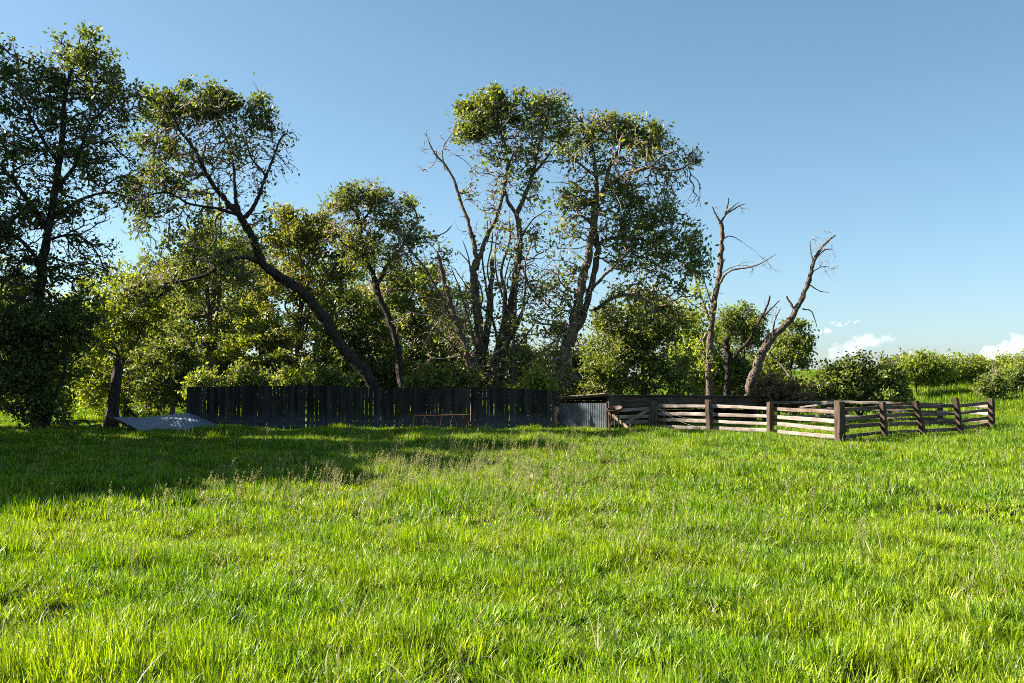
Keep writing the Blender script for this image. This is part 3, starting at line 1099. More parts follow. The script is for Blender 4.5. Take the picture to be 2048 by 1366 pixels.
    me = np_mesh(trunk_name, np.concatenate(WV) - RL, np.concatenate(WQ), smooth=True)
    me.materials.append(M[bark])
    me.materials.append(M[twig])
    me.polygons.foreach_set('material_index', np.concatenate(WM))
    link(trunk_name, me, None, root)
    # leaves round every twig tip and along the outer half of the twig
    if AL.max() > 0:
        Lv = AL[order]
        Ls = AS[order]
        cnt = sr.poisson(Lv * sr.gamma(1.6, 1 / 1.6, nC))
        rep = np.repeat(np.arange(nC), cnt)
        t = 1 - np.abs(sr.normal(size=len(rep))) * 0.38
        t = np.clip(t, 0.15, 1) * (K - 1)
        fi = np.clip(t.astype(int), 0, K - 2)
        ctr = chains[rep, fi] + (chains[rep, fi + 1] - chains[rep, fi]) * (t - fi)[:, None]
        ctr += sr.normal(size=(len(rep), 3)) * (Ls[rep] * np.array([[1], [1], [0.75]])).T * 0.75
        ctr[:, 2] = np.maximum(ctr[:, 2], ground_z(ctr[:, 0], ctr[:, 1]) + 0.05)
        V, Tq = leaf_quads(ctr, leaf_size, sr)
        me = np_mesh(crown_name, V - RL, None, Tq)
        me.materials.append(M[leaf])
        link(crown_name, me, None, root)
    return root


TREES = []
# -- big cottonwood at the frame's edge
make_tree('cottonwood_tree', 'tall dark cottonwood with thick straight trunk, tallest tree at the far left', 'tree', 36.5,
          [([(82, 850), (70, 700), (78, 590), (92, 480), (112, 370), (125, 270), (130, 190), (150, 120)], 34, 7),
           ([(110, 380), (150, 330, -.5), (180, 250, -1), (230, 200, -1.2)], 12, 4),
           ([(95, 460), (40, 380, 1), (0, 330, 1.5), (-50, 300, 2)], 15, 5),
           ([(118, 330), (70, 250, -1), (40, 180, -1.5)], 11, 4),
           ([(100, 440), (160, 400, 1), (220, 385, 1.5), (270, 400, 1.5)], 12, 3),
           ([(85, 530), (30, 470, -1), (-40, 440, -1.5)], 12, 4),
           ([(80, 570), (40, 600, -1.5), (0, 640, -2)], 9, 4),
           ([(92, 480), (150, 470, -1), (190, 500, -1.5), (215, 550, -1.6)], 8, 3)],
          [(165, 130, 70, 55, 190, 26), (240, 200, 55, 60, 120, 20), (60, 190, 70, 60, 170, 24), (-20, 120, 45, 60, 90, 24),
           (130, 260, 90, 70, 190, 18), (0, 300, 80, 80, 190, 24), (220, 320, 70, 60, 110, 14), (70, 400, 110, 60, 190, 20),
           (230, 400, 50, 40, 60, 10), (-10, 460, 80, 60, 150, 24), (180, 510, 50, 70, 90, 14), (30, 560, 60, 50, 110, 18), (130, 580, 60, 60, 110, 18),
           (110, 300, 150, 190, 260, 9), (200, 250, 70, 120, 120, 9), (60, 480, 110, 110, 120, 9)],
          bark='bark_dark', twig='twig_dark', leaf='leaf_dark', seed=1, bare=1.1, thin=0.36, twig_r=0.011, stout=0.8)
# -- the dark leafy mass at its foot
make_tree('foot_thicket', 'dark bushy thicket wrapped around the trunk of the far left cottonwood', 'shrub', 35.4,
          [([(95, 852), (90, 780), (70, 690)], 10, 4), ([(100, 820), (130, 740), (140, 660)], 7, 3), ([(90, 800), (40, 740), (10, 690)], 7, 3)],
          [(70, 680, 75, 70, 220, 26), (20, 740, 60, 80, 190, 26), (110, 720, 50, 90, 170, 24), (90, 820, 45, 35, 110, 18), (15, 640, 60, 50, 120, 22), (170, 640, 40, 60, 90, 18)],
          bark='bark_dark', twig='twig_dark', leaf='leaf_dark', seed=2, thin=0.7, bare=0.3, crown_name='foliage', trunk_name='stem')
# -- tree that leans far out over the fence
make_tree('leaning_tree', 'tall tree whose dark trunk leans far left over the board fence', 'tree', 40.6,
          [([(775, 800), (745, 765), (690, 700), (650, 640), (615, 595), (570, 560), (535, 535), (515, 505), (500, 465), (478, 430), (450, 400)], 34, 17),
           ([(450, 400), (420, 360, -.4), (395, 310, -.8), (360, 260, -1), (340, 220, -1.2)], 14, 5),
           ([(478, 432), (470, 380, .5), (465, 320, .8), (445, 260, .8), (420, 210, .8)], 12, 4),
           ([(490, 435), (515, 400), (525, 370), (545, 320), (560, 280), (575, 265)], 13, 4),
           ([(530, 350), (500, 310, .8), (490, 260, 1.2)], 8, 3),
           ([(480, 432), (440, 418, -.8), (380, 408, -1), (335, 385, -1.2), (290, 395, -1.4), (265, 430, -1.4)], 9, 3),
           ([(515, 525), (490, 515, -.6), (460, 520, -1), (410, 550, -1.5), (350, 565, -2), (290, 570, -2.2), (250, 580, -2.4)], 13, 4),
           ([(350, 565, -2), (310, 600, -2), (280, 640, -2)], 6, 3),
           ([(505, 480), (540, 470, .5), (570, 480, .8)], 5, 2),
           ([(590, 580), (570, 610, -.5), (590, 640, -.6), (620, 650, -.6)], 6, 3)],
          [(400, 205, 55, 38, 150, 30), (340, 225, 48, 45, 130, 28), (320, 300, 45, 55, 110, 24), (300, 385, 45, 50, 130, 26), (445, 205, 38, 26, 80, 26), (522, 228, 30, 32, 70, 26),
           (455, 270, 70, 50, 110, 5), (500, 330, 70, 60, 120, 4), (420, 330, 60, 60, 110, 6), (395, 420, 60, 50, 80, 6), (285, 450, 40, 40, 60, 5), (555, 300, 25, 50, 50, 2),
           (400, 500, 60, 50, 120, 18), (450, 555, 70, 40, 110, 16), (340, 545, 60, 45, 110, 18), (520, 460, 50, 50, 80, 12),
           (430, 290, 130, 110, 260, 5), (330, 360, 80, 90, 130, 11), (370, 250, 80, 60, 110, 10), (290, 470, 50, 40, 50, 2), (310, 572, 50, 26, 70, 22, -2), (265, 595, 36, 30, 50, 20, -2.2), (440, 530, 40, 24, 40, 20, -1)],
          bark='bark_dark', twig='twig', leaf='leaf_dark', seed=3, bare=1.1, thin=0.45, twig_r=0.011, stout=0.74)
# -- smaller forked tree
make_tree('forked_tree', 'slim forked tree with open leafy top rising behind the middle of the fence', 'tree', 42.2,
          [([(812, 800), (795, 700), (775, 630), (755, 585), (745, 545), (725, 500), (720, 450), (712, 410)], 21, 7),
           ([(755, 570), (775, 530, .5), (800, 500, .6), (815, 470, .6), (835, 440, .5), (820, 400, .3)], 11, 4),
           ([(720, 450), (740, 420, -.5), (755, 390, -.8)], 7, 3),
           ([(712, 425), (685, 400, .5), (665, 385, .5)], 7, 3),
           ([(815, 480), (850, 475, -.5), (885, 468, -.8), (905, 450, -.8)], 6, 2),
           ([(725, 500), (690, 490, -.8), (670, 460, -1)], 6, 3)],
          [(680, 405, 36, 26, 80, 20), (740, 390, 40, 24, 90, 20), (790, 430, 45, 36, 90, 16), (740, 470, 55, 50, 100, 12), (820, 480, 36, 40, 60, 12), (690, 470, 40, 45, 70, 12),
           (780, 540, 50, 50, 80, 10), (740, 385, 30, 25, 30, 0), (800, 385, 25, 25, 20, 0), (745, 450, 90, 80, 130, 7), (790, 520, 70, 60, 80, 7)],
          bark='bark_dark', twig='twig', leaf='leaf', seed=4, bare=1.1, thin=0.55, twig_r=0.011, stout=0.8)
# -- central cottonwood with many stems
make_tree('many_stemmed_cottonwood', 'tall gnarled cottonwood with many stems, broken stubs and one leafy crown', 'tree', 41.0,
          [([(955, 805), (950, 740), (960, 680), (955, 620), (948, 560), (955, 515)], 30, 18),
           ([(955, 520), (945, 475), (935, 440), (920, 400), (908, 360), (890, 330), (868, 305), (856, 280)], 13, 3),
           ([(957, 520), (975, 470), (995, 430), (1008, 380), (1015, 330), (1008, 280), (985, 240)], 13, 4),
           ([(985, 805), (1000, 730), (1015, 660), (1025, 590), (1035, 530), (1040, 470), (1035, 430), (1050, 390), (1065, 350), (1075, 300), (1090, 250), (1105, 195)], 25, 4),
           ([(1035, 430), (1015, 400), (1010, 360), (1025, 310)], 11, 4),
           ([(1065, 350), (1090, 320, .5), (1110, 290, .8), (1140, 260, 1)], 8, 3),
           ([(945, 760), (930, 690, -.4), (905, 620, -.5), (888, 560, -.5), (875, 505, -.5)], 17, 10),
           ([(965, 720), (975, 640, .5), (983, 560, .6), (985, 512, .6)], 16, 11),
           ([(1000, 720), (985, 640, .8), (960, 610, .9), (925, 560, 1)], 8, 4),
           ([(905, 640), (870, 570, -1), (845, 530, -1.2), (815, 490, -1.4), (808, 455, -1.4)], 7, 2),
           ([(1040, 480), (1065, 440, -.5), (1095, 420, -.6)], 6, 2),
           ([(1000, 790), (985, 720, -.8), (1010, 690, -.9), (1035, 640, -.8)], 14, 6),
           ([(890, 340), (885, 300, .4), (905, 265, .6), (915, 240, .6)], 4, 1.5),
           ([(975, 760), (1000, 690, .3), (1012, 600, .2), (1003, 540, .1), (1020, 480, .2), (1018, 440, .3)], 11, 5),
           ([(1010, 700), (1040, 640, -.6), (1050, 580, -.8), (1052, 520, -.9), (1070, 470, -1)], 8, 2.5),
           ([(950, 640), (965, 590, -.6), (940, 530, -.8), (915, 500, -1)], 6, 2),
           ([(985, 640), (970, 560, .9), (965, 500, 1), (975, 450, 1.1), (965, 410, 1.2)], 7, 2),
           ([(930, 690), (895, 660, .6), (860, 610, .9), (835, 590, 1)], 6, 2),
           ([(1018, 620), (995, 560, -.9), (990, 500, -1.1), (1000, 440, -1.2)], 7, 2),
           ([(952, 740), (925, 680, .8), (895, 620, 1.1), (872, 585, 1.3)], 7, 2), ([(958, 720), (938, 640, -1), (918, 575, -1.3), (902, 535, -1.5)], 8, 2),
           ([(970, 730), (960, 650, -1.2), (945, 580, -1.5), (938, 520, -1.7), (925, 480, -1.8)], 8, 2), ([(985, 720), (1005, 640, -1.2), (1010, 560, -1.5), (1025, 500, -1.7)], 8, 2),
           ([(1000, 710), (1035, 640, .9), (1060, 590, 1.2), (1085, 555, 1.4)], 7, 2), ([(1005, 730), (1045, 680, -.9), (1075, 640, -1.2), (1090, 610, -1.3)], 6, 1.5),
           ([(945, 730), (905, 690, -1), (870, 655, -1.3), (845, 640, -1.4)], 6, 1.5), ([(975, 690), (985, 600, -1.8), (975, 540, -2), (985, 480, -2.1), (978, 430, -2.1)], 7, 2)],
          [(955, 240, 45, 42, 190, 34, 0, .2), (1000, 215, 50, 34, 160, 30, 0, .2), (1050, 250, 40, 50, 110, 16), (1085, 205, 36, 28, 70, 16), (1130, 235, 40, 30, 70, 16), (930, 270, 28, 22, 60, 24),
           (1040, 300, 60, 50, 100, 6), (1000, 350, 45, 50, 70, 6), (1105, 190, 24, 26, 40, 0), (865, 300, 28, 40, 40, 0), (905, 280, 20, 40, 24, 0),
           (1060, 390, 30, 40, 50, 14), (960, 400, 40, 60, 60, 1), (1000, 480, 60, 60, 90, 3), (950, 580, 60, 60, 100, 3), (880, 520, 30, 50, 50, 7),
           (1050, 480, 34, 45, 60, 10), (1025, 600, 45, 60, 100, 6), (930, 660, 60, 50, 130, 5), (1010, 690, 50, 60, 130, 9), (900, 620, 50, 40, 60, 4), (960, 740, 60, 40, 100, 8), (1045, 740, 35, 40, 70, 16),
           (1030, 290, 100, 90, 220, 8), (1010, 400, 80, 70, 120, 3), (1000, 560, 110, 130, 260, 2), (930, 620, 110, 110, 200, 2), (1060, 560, 50, 60, 70, 9), (1110, 250, 60, 60, 90, 9)],
          bark='bark_dead', twig='twig', leaf='leaf', seed=5, bare=1.1, thin=0.4, twig_r=0.011, stout=0.8)
# -- broken pale limb hung in its fork
make_tree('fallen_limb', 'bleached broken limb caught in the cottonwood fork and drooping to the right', 'branch', 40.3,
          [([(1022, 515), (1035, 545), (1060, 575), (1085, 600), (1110, 625)], 8, 3), ([(1035, 545), (1050, 530), (1070, 520)], 4, 2), ([(1050, 565), (1075, 560), (1095, 545)], 4, 1.5), ([(1030, 530), (1015, 560), (1018, 580)], 4, 2)],
          [(1060, 560, 35, 30, 26, 0), (1095, 610, 25, 20, 16, 0)], bark='bark_dead', twig='twig_dead', seed=6, trunk_name='limb')
# -- broad cottonwood
make_tree('broad_cottonwood', 'broad cottonwood with long limbs sweeping right above the shed', 'tree', 40.0,
          [([(1115, 805), (1125, 730), (1140, 670), (1155, 610), (1165, 560), (1178, 500), (1190, 440), (1193, 390)], 30, 16),
           ([(1140, 690), (1165, 630, .4), (1185, 560, .5), (1195, 500, .5), (1190, 450, .3)], 20, 12),
           ([(1193, 400), (1192, 350), (1185, 300), (1170, 260), (1150, 230)], 13, 4),
           ([(1195, 400), (1215, 370, -.5), (1250, 350, -1), (1300, 335, -1.4), (1350, 340, -1.6), (1385, 325, -1.8)], 14, 4),
           ([(1205, 385), (1222, 330, .6), (1245, 290, .8), (1270, 260, 1)], 11, 4),
           ([(1190, 490), (1230, 475, .6), (1280, 478, 1), (1330, 500, 1.3), (1370, 530, 1.5)], 12, 4),
           ([(1180, 580), (1215, 545, -.6), (1245, 515, -1), (1262, 495, -1.2)], 9, 4),
           ([(1190, 620), (1240, 590, .8), (1290, 600, 1.2), (1330, 630, 1.5), (1360, 660, 1.6)], 12, 4),
           ([(1185, 450), (1160, 430, -.5), (1140, 440, -.8), (1125, 470, -.8)], 7, 2),
           ([(1190, 350), (1150, 320, -.6), (1125, 290, -.8)], 8, 3),
           ([(1300, 335, -1.4), (1330, 310, -1.5), (1360, 300, -1.5)], 6, 2)],
          [(1240, 255, 40, 26, 110, 26, 0, .2), (1290, 285, 40, 30, 100, 20), (1320, 265, 22, 14, 40, 24), (1190, 260, 50, 40, 120, 14), (1150, 300, 36, 50, 90, 16), (1250, 310, 80, 40, 150, 6),
           (1340, 315, 50, 32, 120, 4), (1385, 320, 18, 18, 30, 8), (1150, 390, 40, 40, 80, 16), (1220, 380, 60, 40, 90, 10), (1300, 440, 60, 36, 150, 22), (1350, 490, 60, 50, 150, 22),
           (1260, 420, 50, 40, 90, 14), (1250, 500, 50, 40, 100, 14), (1395, 520, 28, 45, 60, 16), (1310, 540, 70, 50, 130, 18), (1110, 560, 34, 50, 70, 14), (1090, 640, 40, 60, 80, 12), (1120, 690, 50, 70, 120, 12),
           (1150, 620, 40, 80, 90, 8), (1320, 350, 60, 20, 50, 2), (1110, 760, 45, 40, 110, 5), (1250, 600, 60, 50, 80, 14),
           (1230, 340, 120, 100, 260, 8), (1200, 440, 90, 60, 130, 9), (1320, 390, 80, 60, 130, 5), (1140, 480, 50, 90, 90, 9), (1340, 560, 80, 80, 130, 12)],
          bark='bark', twig='twig', leaf='leaf', seed=7, bare=1.1, thin=0.34, twig_r=0.011, stout=0.8)
# -- dense bushy tree below it
make_tree('bushy_tree', 'dense dark green bushy tree standing right behind the shed roof', 'tree', 43.0,
          [([(1290, 805), (1288, 740), (1280, 660), (1270, 600)], 18, 6), ([(1285, 720), (1320, 650), (1340, 600)], 9, 3), ([(1285, 730), (1240, 660), (1220, 610)], 9, 3)],
          [(1270, 640, 60, 60, 200, 26), (1320, 640, 55, 60, 170, 26), (1290, 720, 80, 60, 240, 28), (1220, 690, 45, 70, 140, 22), (1240, 770, 70, 25, 110, 22), (1340, 760, 60, 40, 130, 24), (1200, 750, 40, 45, 90, 20)],
          bark='bark_dark', twig='twig', leaf='leaf', seed=8, thin=0.62, bare=0.5)
# -- dead trees to the right
make_tree('dead_tree', 'bare dead tree with forked bleached top, tallest of the leafless trunks', 'tree', 44.6,
          [([(1420, 810), (1418, 720), (1424, 650), (1432, 590), (1440, 540), (1443, 490), (1444, 460), (1440, 442)], 19, 9),
           ([(1441, 446), (1432, 430), (1424, 412)], 7, 3), ([(1441, 446), (1452, 425), (1456, 400), (1457, 396)], 7, 2.5), ([(1452, 428), (1468, 418), (1482, 410), (1492, 408)], 5, 1.5), ([(1454, 425), (1470, 410), (1480, 404)], 3.5, 1.2),
           ([(1446, 478), (1460, 472), (1475, 478), (1487, 486)], 3.5, 1.2),
           ([(1437, 570), (1450, 550, -.4), (1465, 540, -.7), (1500, 534, -1), (1525, 525, -1.2), (1552, 508, -1.4)], 7, 1.8),
           ([(1421, 645), (1408, 610, .3), (1396, 575, .5), (1388, 545, .6), (1380, 530, .6)], 9, 4), ([(1425, 610), (1417, 590), (1408, 560), (1398, 545)], 4, 2)],
          [(1460, 420, 24, 20, 26, 0), (1505, 530, 40, 16, 30, 0), (1415, 720, 30, 60, 50, 10), (1440, 600, 16, 60, 14, 0), (1395, 590, 20, 50, 30, 8)],
          bark='bark_dead', twig='twig_dead', leaf='leaf_lime', seed=9, twig_r=0.006, stout=0.8)
make_tree('broken_snag', 'short broken grey snag with one dark limb reaching up right between two dead trees', 'tree', 45.2,
          [([(1455, 810), (1454, 760), (1456, 715), (1452, 690), (1455, 672)], 17, 13), ([(1460, 722), (1480, 700, -.3), (1502, 675, -.5), (1520, 640, -.6), (1535, 610, -.7), (1540, 590, -.7)], 10, 3.5),
           ([(1525, 635), (1545, 615, -.6), (1560, 600, -.6)], 5, 2)],
          [(1535, 620, 20, 28, 24, 0), (1490, 690, 25, 20, 10, 0)], bark='bark_dark', twig='twig_dark', seed=10, twig_r=0.006, stout=0.85)
make_tree('leaning_dead_tree', 'thick bare dead tree leaning right with a bleached twiggy tip', 'tree', 44.0,
          [([(1492, 812), (1505, 760), (1525, 705), (1548, 672), (1580, 640), (1603, 600), (1618, 560), (1625, 530), (1640, 500), (1658, 480), (1672, 470)], 26, 3),
           ([(1628, 530), (1622, 505), (1620, 482)], 5, 2), ([(1632, 515), (1650, 500), (1662, 500)], 4, 1.5), ([(1622, 545), (1640, 535), (1655, 532)], 3, 1.2),
           ([(1590, 622), (1580, 605), (1572, 592)], 7, 4.5), ([(1605, 618), (1622, 622), (1630, 640), (1634, 655)], 4, 1.5), ([(1620, 570), (1640, 582), (1660, 585)], 3.5, 1.2),
           ([(1545, 675), (1550, 640, .4), (1562, 615, .6)], 5, 2), ([(1535, 700), (1532, 680), (1540, 665)], 12, 6), ([(1540, 705), (1570, 740, -.8), (1600, 775, -1.4), (1625, 795, -1.6)], 6, 2)],
          [(1645, 500, 26, 30, 60, 0), (1650, 535, 18, 24, 30, 0), (1560, 630, 14, 25, 14, 0), (1600, 770, 30, 20, 14, 0), (1540, 690, 14, 20, 14, 0)],
          bark='bark_dead', twig='twig_dead', seed=11, twig_r=0.006, stout=0.8)
# -- leafy trees behind the dead ones
make_tree('round_tree', 'small round leafy tree behind the forked dead trunk', 'tree', 52.0,
          [([(1490, 800), (1490, 730), (1488, 670)], 8, 3)],
          [(1480, 655, 34, 38, 130, 26), (1505, 665, 30, 40, 110, 26), (1455, 640, 22, 40, 70, 22), (1490, 730, 60, 45, 150, 24)], leaf='leaf', seed=12, bark='bark_dark', thin=0.65, bare=0.4)
make_tree('round_tree', 'small round leafy tree peeking out right of the leaning dead trunk', 'tree', 50.0,
          [([(1580, 800), (1582, 740), (1588, 690)], 8, 3)],
          [(1590, 680, 30, 40, 150, 28), (1570, 710, 34, 45, 130, 26), (1605, 700, 16, 30, 50, 24), (1540, 740, 40, 40, 100, 24)], leaf='leaf', seed=13, bark='bark_dark', thin=0.65, bare=0.4)

# -- trees filling the wood behind the board fence
def wood(name, label, Y, px, base_y, blobs, seed, leaf='leaf', bark='bark', tw=12, twig='twig', limbs=None):
    top = min(b[1] for b in blobs)
    L = [([(px, base_y), (px + random.uniform(-8, 8), (base_y * 2 + top) / 3), (px + random.uniform(-12, 12), (base_y + top * 2) / 3), (blobs[0][0], blobs[0][1])], tw, 3)]
    for b in blobs[1:]:
        y0 = base_y + (top - base_y) * random.uniform(0.25, 0.5)
        if b[1] < y0:
            L.append(([(px, y0), ((px + b[0]) / 2, (y0 + b[1]) / 2 - 8, random.uniform(-.5, .5)), (b[0], b[1], random.uniform(-1, 1))], tw * 0.5, 2.5))
    if limbs:
        L += limbs
    return make_tree(name, label, 'tree', Y, L, blobs, leaf=leaf, bark=bark, twig=twig, seed=seed, group='trees of the wood behind the fence', thin=0.88, bare=0.1)


wood('yellow_green_tree', 'sunlit yellow-green tree behind the broken stump', 46, 250, 815,
     [(240, 620, 70, 70, 190, 26), (180, 700, 60, 80, 170, 24), (290, 700, 60, 80, 190, 26), (230, 770, 90, 40, 170, 24), (170, 620, 40, 50, 70, 20), (310, 600, 40, 50, 80, 18)], 21, 'leaf_lime')
wood('twin_stem_tree', 'tall thin tree with two bare upright stems behind the leaning trunk', 44.5, 425, 815,
     [(400, 480, 40, 40, 90, 18), (450, 520, 60, 50, 110, 18), (380, 560, 60, 50, 110, 18), (440, 620, 80, 60, 150, 18), (370, 680, 60, 60, 130, 20), (425, 400, 50, 50, 40, 4)], 22, 'leaf',
     limbs=[([(425, 700), (412, 560), (414, 440), (412, 370)], 10, 3), ([(430, 700), (440, 560), (441, 440), (438, 390)], 8, 3)])
wood('shady_tree', 'dark round tree just left of the board fence end', 41.5, 345, 815,
     [(340, 700, 45, 60, 120, 22), (330, 770, 50, 36, 120, 22), (375, 745, 30, 30, 60, 20)], 23, 'leaf_dark')
wood('broad_backlit_tree', 'broad leafy olive tree between leaning trunk and forked tree', 47, 600, 810,
     [(590, 470, 55, 50, 170, 26), (640, 460, 50, 46, 140, 24), (560, 560, 60, 55, 150, 22), (650, 550, 60, 60, 170, 24), (610, 640, 80, 60, 190, 22), (560, 430, 24, 20, 40, 20), (690, 500, 36, 50, 80, 20)], 24, 'leaf_olive')
wood('lime_tree', 'bright yellow-green bushy tree low behind the leaning trunk', 48, 520, 815,
     [(500, 690, 70, 55, 190, 26), (580, 720, 60, 45, 150, 26), (450, 730, 50, 45, 120, 24), (520, 620, 60, 50, 120, 22), (640, 740, 50, 36, 110, 24), (540, 760, 90, 22, 120, 24)], 25, 'leaf_lime')
wood('dense_tree', 'dense dark tree under the leaning trunk above the fence', 43.5, 710, 810,
     [(700, 640, 55, 55, 150, 24), (740, 700, 55, 50, 160, 26), (690, 740, 60, 36, 130, 24), (650, 680, 40, 45, 90, 22), (780, 750, 40, 28, 90, 24)], 26, 'leaf_dark')
wood('crooked_tree', 'crooked broken-topped tree among twigs left of the many-stemmed cottonwood', 45.5, 835, 810,
     [(820, 590, 40, 45, 100, 14), (850, 650, 50, 50, 120, 12), (800, 640, 36, 50, 80, 16), (830, 730, 60, 45, 140, 20), (870, 560, 30, 30, 40, 10), (880, 740, 50, 40, 110, 22)], 27, 'leaf',
     limbs=[([(832, 740), (830, 680), (820, 640), (828, 610)], 12, 8)])
wood('pale_tree', 'pale leafy tree far back between central cottonwood and broad cottonwood', 50, 1085, 800,
     [(1060, 700, 30, 40, 70, 18), (1090, 740, 40, 36, 90, 20), (1050, 755, 40, 25, 80, 22)], 28, 'leaf_lime')
wood('slender_tree', 'loose pale green tree between the bushy tree and the forked dead tree', 46.5, 1385, 805,
     [(1375, 640, 36, 50, 90, 18), (1400, 700, 36, 50, 100, 20), (1370, 740, 50, 45, 130, 22), (1420, 760, 40, 30, 80, 22)], 29, 'leaf_lime')
wood('hidden_tree', 'mid green tree filling the gap left of the twin-stem tree', 50, 300, 815,
     [(300, 560, 50, 50, 90, 18), (340, 620, 60, 60, 120, 20), (260, 560, 40, 40, 60, 16), (220, 560, 50, 40, 70, 14), (300, 520, 30, 30, 30, 6)], 30, 'leaf')
wood('edge_tree', 'leafy tree cut by the frame edge behind the dark thicket', 43, -10, 830,
     [(-10, 560, 60, 60, 120, 22), (30, 620, 50, 60, 120, 22), (-20, 700, 70, 80, 190, 24), (120, 650, 50, 60, 110, 20), (60, 760, 60, 40, 130, 22)], 31, 'leaf')
wood('back_tree', 'olive tree far back behind the crooked tree', 52, 760, 805,
     [(770, 620, 50, 50, 90, 20), (720, 590, 50, 50, 90, 20), (800, 680, 60, 60, 130, 22), (900, 690, 50, 60, 110, 20), (930, 740, 60, 40, 110, 22)], 32, 'leaf_olive')

wood('loose_tree', 'tall loose green tree showing through the crown of the leaning tree', 49, 450, 812,
     [(440, 470, 60, 46, 110, 18), (380, 520, 56, 50, 110, 18), (500, 530, 46, 56, 100, 18), (350, 580, 50, 40, 80, 18), (560, 510, 36, 46, 60, 16), (470, 600, 70, 40, 90, 18)], 33, 'leaf')
wood('loose_tree', 'loose green tree between the forked tree and the many-stemmed cottonwood', 50, 860, 808,
     [(850, 570, 44, 46, 80, 17), (900, 600, 46, 50, 80, 17), (800, 610, 46, 46, 80, 17), (850, 650, 70, 46, 100, 18), (770, 560, 34, 40, 50, 15)], 34, 'leaf_olive')
# -- second row farther back, closing the wood
for i, (lab, Y, px, bl, lf) in enumerate([
        ('broad pale tree far back behind the stump', 58, 200, [(200, 585), (150, 635), (260, 605), (210, 665), (130, 685), (270, 685)], 'leaf_lime'),
        ('broad green tree far back behind the fence\'s left end', 57, 350, [(350, 535), (310, 585), (400, 575), (350, 635), (300, 675), (410, 665)], 'leaf'),
        ('tall olive tree far back behind the leaning trunk', 60, 490, [(490, 505), (450, 555), (540, 545), (480, 615), (540, 635), (460, 675)], 'leaf_olive'),
        ('tall lime green tree far back below the olive tree', 59, 630, [(620, 485), (580, 545), (670, 545), (620, 605), (680, 635), (590, 675)], 'leaf_lime'),
        ('green tree far back behind the forked tree', 61, 760, [(750, 515), (710, 575), (800, 565), (750, 635), (810, 655), (720, 685)], 'leaf'),
        ('low green tree far back behind the many-stemmed cottonwood', 60, 890, [(880, 635), (840, 665), (930, 665), (880, 705), (950, 715)], 'leaf_lime'),
        ('low tree far back behind the bushy tree', 60, 1240, [(1240, 665), (1190, 695), (1290, 675), (1240, 725), (1180, 735)], 'leaf'),
        ('low tree far back behind the forked dead tree', 58, 1400, [(1400, 665), (1360, 695), (1440, 695), (1390, 730), (1450, 740)], 'leaf')]):
    wood('back_row_tree', lab, Y, px, 800, [(x_ + random.uniform(-12, 12), y_ + random.uniform(-22, 22), random.uniform(30, 58), random.uniform(28, 50), 95, 17, 0, 0.3) for x_, y_ in bl] + [(sum(b[0] for b in bl) / len(bl), 740, 70, 50, 90, 18, 0, 0.3)], 120 + i, lf, tw=8)
# -- thick undergrowth between the trunks
for i, (px, Y, lf, lab) in enumerate([
        (20, 50, 'leaf_lime', 'sunlit undergrowth bush behind the dark thicket'),
        (130, 50, 'leaf_lime', 'sunlit undergrowth bush left of the stump'),
        (225, 49, 'leaf_lime', 'sunlit undergrowth bush directly behind the stump'),
        (320, 44, 'leaf', 'undergrowth bush above the fallen metal sheet'),
        (445, 47, 'leaf_lime', 'undergrowth bush behind the fence below the twin stems'),
        (560, 46, 'leaf', 'undergrowth bush behind the fence below the leaning trunk'),
        (690, 47, 'leaf_dark', 'undergrowth bush behind the fence left of the forked tree'),
        (810, 48, 'leaf', 'undergrowth bush behind the fence at the crooked tree'),
        (900, 46, 'leaf', 'undergrowth bush behind the fence left of the many-stemmed cottonwood'),
        (1030, 46, 'leaf_olive', 'undergrowth bush behind the fence right of the many-stemmed cottonwood'),
        (1150, 45, 'leaf', 'undergrowth bush behind the shed\'s low end'),
        (1455, 47, 'leaf_dark', 'undergrowth bush at the foot of the broken snag')]):
    make_tree('undergrowth_bush', lab, 'shrub', Y, [([(px, 835), (px - 5, 790), (px + 4, 740)], 5, 2), ([(px, 820), (px - 30, 780), (px - 42, 740)], 4, 1.5), ([(px, 820), (px + 28, 780), (px + 40, 745)], 4, 1.5)],
              [(px - 35, 745, 40, 34, 90, 24), (px + 35, 750, 40, 34, 90, 24), (px, 790, 62, 34, 110, 24), (px, 725, 36, 30, 60, 20)],
              leaf=lf, seed=150 + i, thin=0.8, bare=0.3, group='undergrowth between the trunks', crown_name='foliage', trunk_name='stem', bark='bark_dark')

